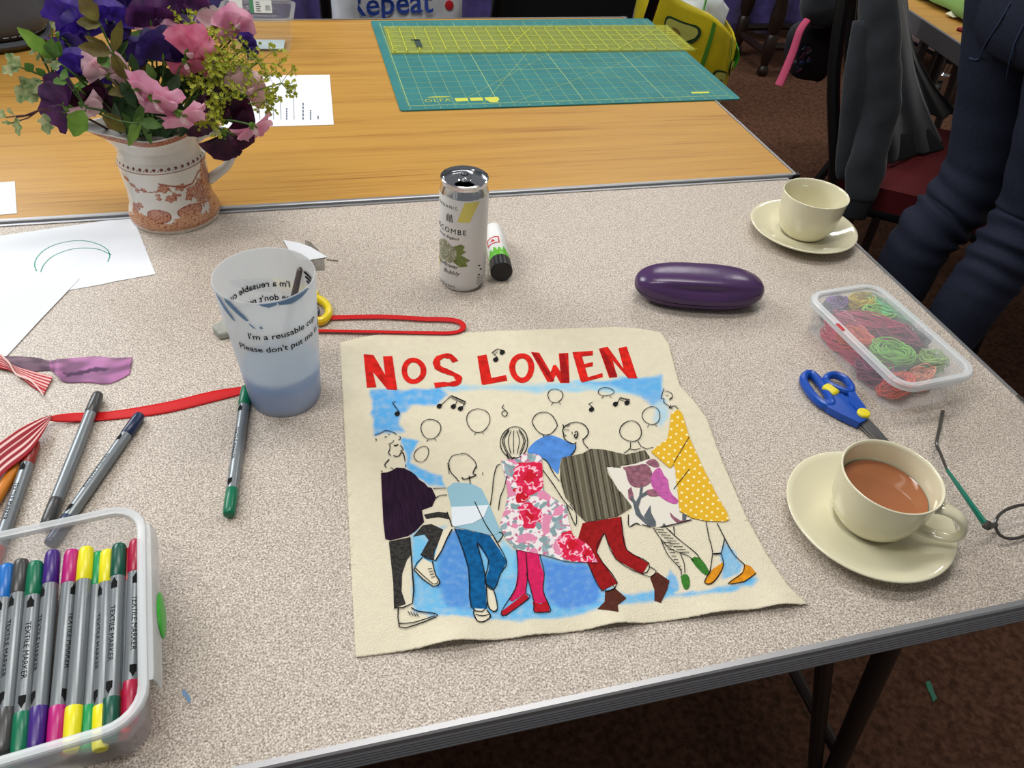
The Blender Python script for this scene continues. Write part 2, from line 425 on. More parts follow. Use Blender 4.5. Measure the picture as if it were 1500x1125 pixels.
for poly, c, soft, k in BLU:
    bb = (min(q[0] for q in poly)-20, max(q[0] for q in poly)+20, min(q[1] for q in poly)-20, max(q[1] for q in poly)+20)
    s = np.where((UU > bb[0]) & (UU < bb[1]) & (WW > bb[2]) & (WW < bb[3]))[0]
    D = dist_np(UU[s], WW[s], poly); D = np.where(inside_np(UU[s], WW[s], poly), D, -D)+n1[s]*4
    a = np.clip(D/soft+.5, 0, 1)*k*np.clip(.93+.30*n2[s], .5, 1)
    cols[s] = cols[s]*(1-a[:, None])+linnp(c)*a[:, None]
dye(co, cols)

def fabric(name, col, **k): return M(name, col, rough=.9, spec=.15, **k)
def patch(name, pts, m, dz=.0004, label=None, soft=0, th=.0004):
    if soft: pts = [(q.x, q.y) for q in smooth_path([(x, y, 0) for x, y in pts], soft, True)]
    pl = [P(*q) for q in pts]; bm = bmesh.new()
    f = bm.faces.new([bm.verts.new((q.x, q.y, 0)) for q in pl]); bm.normal_update()
    if f.normal.z < 0: f.normal_flip()
    bmesh.ops.triangulate(bm, faces=[f])
    for _ in range(4):
        es = [e for e in bm.edges if e.calc_length() > .0045]
        if not es: break
        bmesh.ops.subdivide_edges(bm, edges=es, cuts=1); bmesh.ops.triangulate(bm, faces=bm.faces[:])
    bd = [e for e in bm.edges if e.is_boundary]; ex = bmesh.ops.extrude_edge_only(bm, edges=bd)
    low = {g for g in ex['geom'] if isinstance(g, bmesh.types.BMVert)}
    for q in bm.verts: q.co.z = .0008+lift(q.co)+dz-(th if q in low else 0)
    bm.verts.index_update(); mb = MB()
    mb.add([q.co.copy() for q in bm.verts], [tuple(x.index for x in g.verts) for g in bm.faces]); bm.free()
    o = mb.build(name, m, ban, world=True, smooth=False)
    if label: o['label'] = label
    return o
def raster(name, poly, fn, dz=.0005, step=.0005, label=None, wr=0.0):
    pp = [P(*q) for q in poly]; x0 = min(q.x for q in pp); x1 = max(q.x for q in pp); y0 = min(q.y for q in pp); y1 = max(q.y for q in pp)
    pl = [(q.x, q.y) for q in pp]; nx = int((x1-x0)/step)+2; ny = int((y1-y0)/step)+2
    X, Y = np.meshgrid(x0-step/2+np.arange(nx)*step, y0-step/2+np.arange(ny)*step)
    ins = inside_np(X+step/2, Y+step/2, pl)
    idx = -np.ones((ny+1, nx+1), int); vs = []; fs = []
    for j in range(ny):
        for i in range(nx):
            if not ins[j, i]: continue
            q = []
            for a, b in ((i, j), (i+1, j), (i+1, j+1), (i, j+1)):
                if idx[b, a] < 0:
                    idx[b, a] = len(vs); x = x0-step/2+a*step; y = y0-step/2+b*step
                    p = V((x, y, 0)); zz = .0008+lift(p)+dz
                    if wr: zz += wr*(.5+noise.noise(V((x*120, y*70, 1))))
                    vs.append((x, y, zz))
                q.append(idx[b, a])
            fs.append(tuple(q))
    mb = MB(); mb.add(vs, fs); o = mb.build(name, vcol_mat('printed_cotton', bump=(1100, .35)), ban, world=True, sharp=0)
    cs = np.array([linnp(fn(*img(p))) for p in vs]); dye(o, cs)
    if label: o['label'] = label
    return o
inkmb = MB()
def ink(pts, wd=.0008, sm=4, closed=False, dz=.0011, mb=None):
    mb = mb or inkmb
    pts = [(q.x, q.y) for q in smooth_path([(x, y, 0) for x, y in pts], sm, closed)] if sm else [(lerp(pts[i][0], pts[i+1][0], k/5), lerp(pts[i][1], pts[i+1][1], k/5)) for i in range(len(pts)-1) for k in range(5)]+[pts[-1]]
    c = [Z(u, v, dz) for u, v in pts]; n = len(c); Lf = []; Rt = []
    for i in range(n):
        t = (c[(i+1) % n]-c[i-1]) if closed else (c[min(i+1, n-1)]-c[max(i-1, 0)])
        t.z = 0; t = t.normalized() if t.length > 1e-9 else V((1, 0, 0)); s = V((-t.y, t.x, 0))*wd/2*(1.0+.35*noise.noise(c[i]*300))
        Lf.append(c[i]+s); Rt.append(c[i]-s)
    o = len(mb.v); fs = [(i, n+i, n+(i+1) % n, (i+1) % n) for i in range(n if closed else n-1)]
    mb.add(Lf+Rt, fs)
def flush(name='ink_drawing', m=INK, label=None):
    global inkmb
    o = inkmb.build(name, m, ban, world=True, smooth=False); inkmb = MB()
    if label: o['label'] = label
    o['kind'] = 'stuff'
def ell(c, rx, ry, n=14, rot=0, wob=.04):
    out = []
    for k in range(n):
        a = 2*PI*k/n; q = 1+wob*math.sin(3*a+c[0]); x, y = rx*q*math.cos(a), ry*q*math.sin(a)
        out.append((c[0]+x*math.cos(rot)-y*math.sin(rot), c[1]+x*math.sin(rot)+y*math.cos(rot)))
    return out
# ---- the lettering
RED = fabric('red_paint', (206, 32, 24), nz=(140, .28)); RED2 = fabric('darker_red_paint', (160, 20, 20), nz=(140, .25))
patch('letter_N', z6((208, 198), (265, 203), (333, 318), (320, 212), (374, 210), (402, 405), (345, 402), (262, 300), (282, 390), (227, 392)), RED)
def ringletter(c, rx, ry, ix, iy, zz):
    o = ell(c, rx, ry, 24, 0, .02); i = ell(c, ix, iy, 24, 0, .02); o = zz(*o); i = zz(*i); n = 24; mb = MB()
    T = [Z(*q, .0004) for q in o]+[Z(*q, .0004) for q in i]
    mb.add(T, [(k, (k+1) % n, n+(k+1) % n, n+k)[::-1] for k in range(n)]); mb.build('letter_O', RED, ban, world=True, smooth=False)
ringletter((498, 295), 72, 75, 39, 48, z6); ringletter((1122, 278), 73, 86, 38, 56, z6)
smb = MB(); ink(z6((738, 243), (712, 215), (670, 210), (632, 232), (638, 275), (690, 300), (745, 325), (758, 355), (725, 372), (670, 374), (618, 380)), .0072, 5, dz=.0005, mb=smb); smb.build('letter_S', RED, ban, world=True, smooth=False)
patch('letter_L', z6((865, 210), (918, 200), (946, 337), (1030, 320), (1038, 352), (900, 376), (890, 372)), RED)
patch('letter_W', z6((1175, 186), (1222, 190), (1288, 302), (1303, 262), (1320, 262), (1345, 300), (1335, 194), (1390, 192), (1397, 365), (1345, 365), (1318, 318), (1300, 358), (1270, 358)), RED)
patch('letter_E', z7((72, 188), (190, 180), (190, 205), (128, 212), (140, 256), (190, 244), (190, 268), (146, 276), (162, 332), (245, 308), (248, 330), (130, 362), (120, 355)), RED)
patch('letter_N', z7((225, 168), (275, 155), (368, 285), (338, 165), (385, 153), (447, 338), (395, 338), (305, 235), (330, 330), (285, 335)), RED)
patch('brush_stroke', z7((228, 172), (250, 172), (330, 318), (328, 330), (290, 334)), RED2, .0006)
patch('brush_stroke', z6((1340, 198), (1365, 196), (1392, 300), (1395, 362), (1350, 362)), RED2, .0006)
patch('brush_stroke', z6((1178, 190), (1200, 192), (1310, 352), (1290, 356)), RED2, .0006)
# ---- balloons and notes
for c, rx, ry in (((631, 630.5), 14.5, 14.5), ((700.5, 618), 17, 17.5), ((813, 582), 11, 10), ((887, 576), 11.5, 6), ((953.5, 611), 13, 13)):
    ink(ell(c, rx, ry), .0008, 3, True)
    ink([(c[0]-3, c[1]+ry), (c[0]-6, c[1]+ry+4)], .0006, 0); ink([(c[0]+5, c[1]+ry-1), (c[0]+8, c[1]+ry+3)], .0006, 0)
ink(ell((617.5, 667.5), 12.5, 9.5, 14, -.9), .0007, 3, True)
ink(ell((923.5, 634), 16, 15, 14, .3), .0009, 3, True)
def note_head(u, v, rx=4.2, ry=3.2): inkmb.add([Z(*q, .0011) for q in ell((u, v), rx, ry, 10, -.4)][::-1], [tuple(range(10))])
def note(h, t, fl=None):
    note_head(*h); ink([(h[0]+3, h[1]-2), t], .0008, 0)
    if fl: ink([t, fl], .0008, 0)
note((582, 608), (575, 592), (580, 590)); note((643.5, 597), (661, 582)); note((664, 597.5), (669, 590)); note((674.5, 600.5), (682, 591))
ink([(661, 582), (682, 591)], .0016, 0); ink([(661, 585), (681, 594)], .0008, 0)
ink(ell((739, 608), 4, 4, 10), .0008, 3, True); ink([(741, 604), (735, 599), (738, 595)], .0007, 0)
note((726, 528.5), (721.5, 518)); note((735.5, 518), (733, 514)); ink([(720, 519), (729, 513), (736, 516)], .0009, 0); ink([(723, 522), (729, 517)], .0007, 0)
note((866, 602), (862, 594), (868, 591)); note((901, 594), (908, 585)); note((918, 592), (922, 590)); ink([(908, 585), (922, 588)], .0016, 0); ink([(908, 588), (921, 592)], .0008, 0)
flush(label='black pen notes and balloon-like heads')
# ---- figure 1
plum = fabric('plum_corduroy', (40, 20, 42), nz=(900, .45), stretch=(1, .06, 1), bump=(900, .6))
patch('plum_top', zF((195, 805), (290, 795), (370, 765), (440, 720), (560, 730), (680, 790), (740, 840), (800, 915), (880, 965), (930, 1025), (990, 1040))+z8((548, 160), (525, 210), (465, 232), (478, 300), (430, 352), (385, 382), (285, 408), (255, 400), (243, 300), (235, 130)), plum, .0009, 'plum ribbed fabric top of the leftmost figure', th=.0008)
CALT = fabric('unpainted_calico', (226, 217, 192))
patch('white_shoe', z8((470, 510), (420, 580), (530, 675), (570, 652), (545, 610), (528, 540)), CALT, .0003)
patch('unpainted_leg', z8((500, 318), (595, 345), (640, 330), (640, 350), (610, 400), (545, 525), (535, 520), (562, 420)), CALT, .0003)
patch('white_shoe', z8((768, 806), (765, 840), (785, 882), (820, 886), (862, 852), (840, 806)), CALT, .0003)
patch('white_shoe', z8((832, 660), (880, 700), (902, 800), (880, 822), (848, 790), (836, 690)), CALT, .0003)
patch('unpainted_sleeve', z8((770, 195), (850, 190), (905, 330), (936, 372), (905, 416), (882, 388)), fabric('pale_blue_cotton', (146, 186, 202)), .0005)
charc = fabric('charcoal_ink_wash', (52, 50, 48), nz=(420, .5))
patch('black_trouser_leg', z8((275, 415), (395, 390), (404, 490), (380, 520), (352, 600), (348, 700), (372, 775), (305, 800), (300, 650)), charc, .0004)
patch('black_trouser_leg', z8((415, 385), (470, 320), (520, 312), (590, 345), (562, 420), (540, 470), (535, 520), (458, 490), (505, 405), (480, 372)), charc, .0004)
patch('black_trouser_leg', z8((478, 258), (560, 242), (612, 248), (628, 285), (560, 272), (492, 282)), charc, .0004)
ink(z8((396, 390), (412, 600), (412, 775), (305, 802)), .001, 2); ink(z8((640, 345), (610, 400), (545, 525), (460, 492)), .001, 2); ink(z8((612, 245), (640, 330)), .0008, 2)
ink(z8((330, 800), (336, 912), (420, 906), (545, 860), (542, 838), (445, 822), (405, 800)), .0009, 2); ink(z8((335, 892), (420, 888), (540, 852)), .0008, 2)
for k in range(4): ink(z8((385+k*16, 820+k*4), (400+k*16, 845+k*3)), .0006, 0)
ink(z8((470, 508), (420, 580), (530, 675), (570, 652), (545, 610), (528, 540), (525, 530)), .0009, 2); ink(z8((428, 570), (530, 662), (560, 645)), .0007, 2)
for k in range(4): ink(z8((500+k*6, 575+k*16), (525+k*5, 572+k*16)), .0006, 0)
ink(z8((530, 110), (605, 108)), .0007, 0); ink(z8((548, 165), (570, 150), (612, 148)), .0007, 2)
ink(zF((95, 215), (200, 175), (270, 140), (380, 165), (440, 200)), .0008); ink(zF((470, 235), (500, 240), (490, 280), (468, 275)), .0008); ink(zF((310, 355), (370, 330), (400, 292)), .0007)
ink(zF((335, 365), (335, 430), (315, 490), (350, 535)), .0008); ink(zF((395, 372), (430, 375), (465, 355)), .0012); ink(zF((500, 370), (540, 435), (500, 460), (530, 465)), .0008)
ink(zF((390, 530), (430, 545), (480, 535), (510, 490), (540, 490), (565, 570), (570, 620)), .0009); ink(zF((325, 590), (255, 675), (280, 720)), .0009); ink(zF((345, 720), (395, 745)), .0008); ink(zF((585, 675), (582, 715)), .0007)
for q in ((250, 245, 290, 235), (315, 195, 328, 205), (115, 270, 125, 300), (205, 765, 215, 790)): ink(zF(q[:2], q[2:]), .0009, 0)
flush(label='ink outline of the leftmost figure')
# ---- figure 2
patch('pale_blue_shirt', z8((610, 105), (650, 74), (750, 80), (810, 110), (850, 190), (910, 330), (930, 352), (880, 380), (830, 370), (650, 328), (640, 300), (635, 210)), fabric('pale_blue_cotton', (146, 186, 202)), .0007, th=.0006)
patch('white_band', z8((635, 217), (852, 206), (822, 275), (760, 310), (652, 330), (640, 320)), fabric('white_cotton', (224, 232, 238)), .0010)
BLUEJ = fabric('blue_dye', (12, 88, 142), nz=(260, .3))
patch('blue_trouser_leg', z8((655, 340), (720, 346), (785, 365), (785, 420), (830, 600), (838, 802), (750, 798), (735, 580), (690, 430)), BLUEJ)
patch('blue_trouser_leg', z8((770, 358), (860, 380), (900, 440), (955, 530), (920, 600), (880, 690), (828, 650), (855, 570), (850, 520), (785, 420)), BLUEJ, .0005)
ink(z8((655, 340), (690, 430), (735, 580), (750, 798), (838, 802), (828, 600), (785, 430)), .0008, 3); ink(z8((785, 420), (850, 525), (828, 650), (882, 692), (920, 600), (955, 530), (880, 390)), .0008, 3)
ink(z8((770, 185), (830, 310), (880, 385), (905, 418), (935, 375), (910, 360)), .0008, 3)
ink(z8((768, 808), (765, 840), (785, 882), (820, 886), (862, 852), (840, 815)), .0009, 3); ink(z8((775, 842), (815, 850), (858, 838)), .0007, 3)
ink(z8((832, 660), (880, 700), (902, 800), (880, 822), (848, 790), (838, 690)), .0009, 3)
ink(z6((760, 780), (720, 790), (700, 830), (710, 880), (740, 915), (760, 940)), .0008); ink(z6((765, 780), (800, 778), (850, 820), (860, 860)), .0008); ink(z6((858, 850), (840, 890), (858, 900), (825, 915), (790, 925), (775, 915)), .0011); ink(z6((818, 905), (824, 952)), .0008)
for k in range(5): ink(z6((690+k*3, 830+k*12), (705-k, 845+k*12)), .0006, 0)
ink(z6((895, 885), (896, 900)), .0008, 0)
flush(label='ink outline of the second figure from the left')
# ---- figure 3: floral dress
def rose(u, v, cu, cv, r):
    return math.hypot(u-cu, (v-cv))/r
ROSES = [(777, 701, 25, 0), (764, 728, 13, 1), (776, 757, 17, 0), (838, 802, 22, 0), (857, 812, 18, 0), (768, 690, 11, 0)]
def floral(u, v):
    p = V((u*.034, v*.040, 0)); a = noise.noise(p*1.6+V((3, 1, 0))); b = noise.noise(p*2.6+V((11, 4, 2))); c = noise.noise(p*5+V((1, 9, 5)))
    wu, wv = u+b*7, v+a*7
    for cu, cv, r, dk in ROSES:
        d = rose(wu, wv, cu, cv, r)
        if d < 1:
            s = math.sin(d*9+math.atan2(wv-cv, wu-cu)*2+c*4)
            if s > .72 and d > .35: return (244, 196, 208)
            if dk or d < .42+.15*s: return (196, 18, 40)
            return (226, 52, 98) if s > -.4 else (212, 30, 66)
    if a > .22: return (222, 140, 172)
    if b > .18: return (132, 158, 162)
    if c < -.25: return (200, 120, 150)
    if a < -.3: return (150, 172, 178)
    return (236, 228, 228)
DRESS = zG((250, 575), (330, 572), (480, 512), (560, 500), (660, 512), (700, 545))+z8((1165, 60), (1168, 120), (1225, 165), (1300, 215), (1310, 290), (1335, 380), (1430, 440), (1480, 540), (1300, 532), (1150, 490), (1010, 462), (950, 400), (915, 320), (945, 220), (962, 150), (950, 60))
raster('floral_dress', DRESS, floral, .0008, .00048, 'pink and red rose print fabric dress', wr=.0007)
PINK = fabric('magenta_dye', (208, 34, 92), nz=(300, .15))
patch('pink_leg', z8((1012, 463), (1065, 470), (1075, 600), (1065, 712), (985, 762), (970, 750), (1005, 690), (1020, 580)), PINK)
patch('pink_leg', z8((1065, 472), (1140, 485), (1150, 540), (1170, 600), (1165, 700), (1187, 765), (1115, 775), (1090, 680), (1065, 600)), PINK, .0005)
SHOE = fabric('crimson_dye', (178, 24, 40), nz=(300, .15))
patch('red_shoe', z8((925, 820), (1062, 715), (1085, 742), (950, 842), (927, 840)), SHOE, .0006); patch('red_shoe', z8((1105, 765), (1150, 778), (1190, 757), (1202, 800), (1200, 822), (1115, 826)), SHOE, .0006)
ink(z8((1012, 463), (1020, 580), (1005, 690), (925, 820), (950, 843), (1086, 742), (1066, 712), (1075, 620), (1065, 475)), .0007, 3); ink(z8((1068, 600), (1090, 680), (1112, 770), (1115, 828), (1200, 824), (1203, 798), (1165, 700), (1172, 600), (1145, 490)), .0007, 3)
ink(zG((245, 618), (205, 640), (170, 780), (160, 900), (135, 1070)), .0008, 3); ink(zG((320, 740), (285, 880), (245, 980), (225, 1120)), .0008, 3)
ink(zG((710, 555), (760, 590), (830, 720), (890, 800)), .0009, 3); ink(zG((710, 680), (820, 830), (950, 1030), (1040, 1120)), .0009, 3); ink(z8((1300, 205), (1352, 325), (1355, 250), (1320, 200)), .0008, 3)
ink(ell((753, 650.5), 20, 23, 16, .1, .02), .0009, 3, True)
for dx in (-12, -7, -1, 6, 11): ink([(753+dx*.6, 633), (753+dx*1.25, 648), (753+dx*.7, 667)], .0007, 4)
for dx in (-15, 14): ink([(753+dx*.5, 631), (753+dx*1.15, 648), (753+dx*.6, 670)], .0009, 4)
ink(zG((310, 510), (350, 570), (400, 540)), .0012, 2); ink(zG((330, 490), (380, 560)), .0009, 2)
flush(label='ink outline of the figure in the floral dress')
# ---- the two heads behind and the painted blue shirt
patch('blue_painted_shirt', zG((550, 450), (620, 370), (720, 310), (800, 295), (900, 325), (970, 360), (1065, 400), (1068, 450), (1020, 520), (920, 548), (893, 650), (870, 715), (760, 590), (690, 540), (560, 500)), fabric('blue_wash', (80, 134, 206), nz=(120, .18)), .0004, soft=3)
ink(zG((735, 46), (650, 62), (597, 130), (608, 190), (660, 260), (725, 295), (795, 285), (855, 225), (868, 180), (830, 105), (790, 65)), .0009, 3, True); ink(zG((722, 295), (720, 320)), .0008, 0)
ink(zG((1210, 445), (1160, 385), (1150, 335)), .0009); ink(zG((1155, 345), (1205, 290), (1205, 240), (1170, 190), (1110, 160), (1040, 160), (960, 195), (930, 240), (940, 290), (945, 330), (990, 370), (1050, 392), (1080, 375)), .001)
ink(zG((1070, 390), (1072, 440), (1045, 490), (1015, 520)), .001); ink(zG((1060, 270), (1085, 255), (1095, 290), (1075, 330), (1055, 300), (1080, 290)), .0012); ink(zG((1030, 260), (1035, 285)), .0008); ink(zG((930, 180), (940, 215), (925, 245)), .001); ink(zG((970, 200), (1010, 185)), .0008); ink(zG((950, 300), (970, 300)), .0008, 0); ink(zG((940, 240), (1000, 242)), .0006, 0)
flush(label='ink heads of the two figures beside the striped jumper')
# ---- figure 4: striped jumper, red trousers
def stripes(u, v):
    x = (u-820)-(v-650)*.18
    s = (math.sin(x*.62)+.6*math.sin(x*1.55+1)+.3*math.sin(x*.21))
    k = .82+.16*noise.noise(V((u*1.2, v*1.2, 0)))
    c = (58, 54, 44) if s > .95 else ((150, 144, 124) if s < -.55 else (118, 110, 88))
    return tuple(q*k for q in c)
JUMP = z7((10, 800), (60, 790), (130, 775), (175, 748), (250, 752), (380, 782), (490, 755), (520, 800), (430, 835), (268, 852), (275, 890), (340, 990))+z9((352, 130), (415, 215), (330, 268), (150, 305), (100, 255), (75, 210), (30, 160))+z7((2, 930), (0, 850))
raster('striped_jumper', JUMP, stripes, .0009, .00048, 'grey and brown striped fabric jumper')
DR = fabric('dark_red_dye', (146, 22, 24), nz=(300, .22))
patch('red_trousers', z9((130, 308), (350, 270), (360, 340), (385, 465), (512, 540), (475, 602), (320, 515), (255, 365), (210, 480), (330, 655), (240, 702), (160, 540), (100, 410)), DR, .0005)
BR = fabric('brown_dye', (84, 42, 32), nz=(300, .2))
patch('brown_boot', z9((260, 705), (318, 688), (382, 745), (330, 790), (332, 835), (215, 812), (255, 770)), BR, .0006); patch('brown_boot', z9((520, 622), (560, 590), (632, 640), (620, 690), (582, 768), (545, 755), (545, 690)), BR, .0006)
ink(z9((258, 370), (320, 515), (475, 602), (512, 540), (385, 465), (360, 340), (352, 272)), .0008, 3); ink(z9((100, 410), (160, 540), (240, 702), (330, 655), (210, 480), (256, 368)), .0008, 3)
ink(z9((470, 600), (520, 620), (555, 585), (510, 560)), .0007, 2); ink(z9((262, 690), (265, 706), (312, 690), (305, 672)), .0007, 2)
flush(label='ink outline of the figure in the striped jumper')
# ---- figure 5: tree print skirt
patch('white_skirt', zH((60, 200), (250, 190), (520, 108), (620, 135), (650, 190), (760, 212), (815, 190), (830, 400), (850, 570), (862, 700), (1000, 780), (830, 830), (600, 860), (500, 850), (400, 820), (310, 848), (300, 720), (350, 660), (200, 480)), fabric('ivory_cotton', (224, 218, 205)), .0006, 'white fabric skirt with a mauve flower and tree print')
patch('mauve_print', zH((240, 200), (380, 180), (500, 165), (560, 260), (545, 370), (430, 425), (330, 400), (290, 330), (270, 240)), fabric('mauve_print', (140, 92, 106), nz=(260, .35)), .0008, soft=2)
patch('mauve_print', zH((490, 150), (560, 108), (615, 130), (640, 190), (580, 200)), MATS['mauve_print'], .0008, soft=2); patch('mauve_print', zH((480, 470), (560, 440), (650, 470), (640, 515), (540, 520)), MATS['mauve_print'], .0009, soft=2); patch('mauve_print', zH((295, 450), (330, 415), (360, 520), (340, 580), (300, 540)), MATS['mauve_print'], .0008)
patch('magenta_print', zH((560, 270), (640, 200), (690, 290), (735, 340), (745, 430), (780, 500), (845, 560), (830, 600), (770, 595), (700, 560), (620, 500), (550, 390)), fabric('magenta_print', (188, 92, 158), nz=(200, .2)), .0009, soft=2)
SLATE = fabric('slate_print', (92, 98, 104), nz=(200, .15))
patch('slate_print', zH((320, 520), (345, 520), (380, 580), (415, 520), (430, 420), (460, 420), (450, 490), (500, 465), (510, 500), (440, 540), (410, 640), (440, 715), (505, 785), (470, 735), (540, 615), (548, 700), (600, 800), (600, 852), (520, 852), (380, 720), (352, 600)), SLATE, .0010)
patch('slate_print', zH((752, 690), (800, 740), (870, 785), (990, 775), (930, 800), (830, 812), (770, 750)), MATS['mauve_print'], .0009); patch('slate_print', zH((890, 710), (940, 715), (930, 790), (890, 785)), SLATE, .0008); patch('slate_print', zH((690, 810), (710, 840), (670, 840)), SLATE, .0008)
ink(zH((130, 198), (215, 198)), .0009, 0); ink(zH((300, 720), (305, 850), (380, 815), (420, 830)), .0009, 3); ink(zH((450, 830), (540, 856)), .0008, 0); ink(zH((650, 860), (830, 820), (990, 775)), .0009, 2)
ink(z9((535, 335), (580, 400), (640, 460), (740, 500), (770, 530)), .0007); ink(z9((610, 335), (680, 400), (780, 480), (805, 515)), .0008); ink(z9((580, 400), (620, 490), (690, 570), (700, 610)), .0007); ink(z9((690, 480), (715, 540), (720, 600)), .0007)
for k in range(9): ink(z9((545+k*18, 345+k*17), (600+k*18, 350+k*16)), .0007, 0)
for k in range(9): ink(z9((595+k*12, 420+k*20), (640+k*8, 425+k*19)), .0007, 0)
ink(z9((655, 330), (660, 380), (630, 350)), .0009, 2)
GRN = fabric('green_dye', (58, 118, 44), nz=(300, .2))
patch('green_shoe', z9((755, 515), (810, 510), (862, 590), (850, 608), (820, 595)), GRN, .0006, soft=2); patch('green_shoe', z9((697, 615), (735, 605), (750, 650), (740, 688), (715, 685)), GRN, .0006, soft=2)
ink(z7((405, 710), (405, 745), (368, 775)), .0008, 2); ink(z7((450, 705), (468, 735), (500, 748)), .0008, 2); ink(z7((400, 748), (430, 755), (465, 745)), .0008, 2); ink(z7((500, 748), (540, 740)), .0006, 0)
flush(label='ink outline of the figure in the tree print skirt')
# ---- figure 6: yellow polka dot dress
def polka(u, v):
    a = .09; x = (u-1000)*math.cos(a)+(v-700)*math.sin(a); y = -(u-1000)*math.sin(a)+(v-700)*math.cos(a)
    r = round(y/6.1); x -= (r % 2)*7.8; dx = (x+7.8) % 15.6-7.8; dy = y-r*6.1
    return (250, 238, 190) if dx*dx+dy*dy*1.4 < 3.3 else (226, 178, 44)
YEL = z7((640, 550), (680, 520), (705, 545), (745, 680), (830, 870), (900, 1010), (960, 1110))+z9((976, 290), (945, 302), (840, 297), (760, 280), (690, 240), (680, 150), (665, 20))+z7((668, 880), (655, 838), (635, 862), (525, 765), (560, 735), (620, 690), (635, 600))
raster('polka_dot_dress', YEL, polka, .0011, .00045, 'yellow fabric dress with white polka dots')
OR = fabric('orange_dye', (214, 140, 30), nz=(300, .2))
patch('orange_shoe', z9((832, 655), (850, 620), (880, 575), (940, 535), (942, 560), (915, 610), (880, 660), (850, 664)), OR, .0006); patch('orange_shoe', z9((968, 662), (1000, 630), (1050, 600), (1065, 548), (1100, 560), (1130, 600), (1060, 650)), OR, .0006)
ink(z9((745, 0), (655, 115)), .0006, 0, dz=.0016); ink(z7((745, 680), (655, 832)), .0006, 0, dz=.0016)
ink(z9((842, 300), (860, 400), (880, 480), (862, 600)), .0008, 2); ink(z9((905, 310), (950, 400), (1000, 490), (1062, 550)), .0009, 2); ink(z9((948, 405), (930, 485)), .0008, 2); ink(z9((878, 488), (930, 485)), .0014, 0); ink(z9((930, 490), (942, 550), (915, 612), (870, 662), (832, 652), (870, 580)), .0008, 3); ink(z9((1062, 550), (1050, 600), (968, 662), (1060, 650), (1128, 602)), .0007, 3)
ink(z7((600, 400), (590, 430), (585, 455), (600, 460), (600, 480), (625, 500), (650, 520)), .0008); ink(z7((605, 412), (640, 425), (650, 450), (630, 465), (645, 450)), .0007); ink(z7((610, 440), (625, 440)), .0008, 0); ink(z7((640, 495), (630, 515), (660, 500), (682, 520)), .0009)
flush(label='ink outline of the figure in the yellow dress')
# ---- frayed threads along the torn edges
fr = MB(); rnd = random.Random(3)
for k in range(260):
    e, t = rnd.choice(((edgT, 0), (edgR, 1), (edgR, 1), (edgL, 2))), rnd.random()
    p = along(e[0], t); p.z = .0011; d = V((rnd.uniform(-1, 1), rnd.uniform(-1, 1), 0)).normalized()*rnd.uniform(.0012, .0045)
    fr.tube([p-d*.2, p+d*.5+V((0, 0, rnd.uniform(0, .0006))), p+d], .00009, 3, cap=False)
q0 = P(1168, 862); fr.tube(smooth_path([q0+V((0, 0, .002)), P(1195, 900, .0006), P(1210, 918, .0004), P(1228, 910, .0004), P(1212, 928, .0004)], 4), .00013, 3)
o = fr.build('frayed_threads', M('thread', (222, 212, 188), rough=.9), ban, world=True); o['kind'] = 'stuff'
# ================================================================ things on the speckled table
def at_cam(c): return math.atan2(CAM.y-c[1], CAM.x-c[0])
_sd = {}
def fine2d(vs, fs, mx=.0016):
    key = (len(vs), tuple(vs[:6]), tuple(vs[-3:]), mx)
    if key in _sd: return _sd[key]
    bm = bmesh.new(); bv = [bm.verts.new((x, y, 0)) for x, y in vs]
    for f in fs:
        try: bm.faces.new([bv[i] for i in f])
        except ValueError: pass
    bmesh.ops.triangulate(bm, faces=bm.faces[:])
    for _ in range(5):
        es = [e for e in bm.edges if e.calc_length() > mx]
        if not es: break
        bmesh.ops.subdivide_edges(bm, edges=es, cuts=1); bmesh.ops.triangulate(bm, faces=[f for f in bm.faces if len(f.verts) > 3])
    bm.verts.index_update(); r = ([(q.co.x, q.co.y) for q in bm.verts], [tuple(x.index for x in f.verts) for f in bm.faces]); bm.free()
    _sd[key] = r; return r
def wrap(mb, vs, fs, c, R, a0, z0, th0=0.0, th1=.00025, rfun=None):   # lay flat print around an upright round body
    vs, fs = fine2d(vs, fs, .0022)
    n = len(vs); T = []; B = []
    for x, y in vs:
        r = rfun(z0+y) if rfun else R
        a = a0+x/R
        T.append((c[0]+(r+th1)*math.cos(a), c[1]+(r+th1)*math.sin(a), c[2]+z0+y)); B.append((c[0]+(r-th0)*math.cos(a), c[1]+(r-th0)*math.sin(a), c[2]+z0+y))
    mb.add(T, fs)
    if th0: mb.add(B, [f[::-1] for f in fs])
def word(mb, s, size, c, R, phi, z, az, bold=.0, shear=0, center=True, th0=0.0, th1=.00025, rfun=None, space=1.0):
    vs, fs, w_ = text2d(s, size, bold, shear, space)
    wrap(mb, vs, fs, c, R, az+math.radians(phi)-(w_/2/R if center else 0), z, th0, th1, rfun)
def poly_on(mb, pts, c, R, az, th1=.0002, th0=0.0, rfun=None):     # pts: (degrees round the body, height)
    vs = [(math.radians(a)*R, z) for a, z in pts]; wrap(mb, vs, [tuple(range(len(vs)))], c, R, az, 0, th0, th1, rfun)

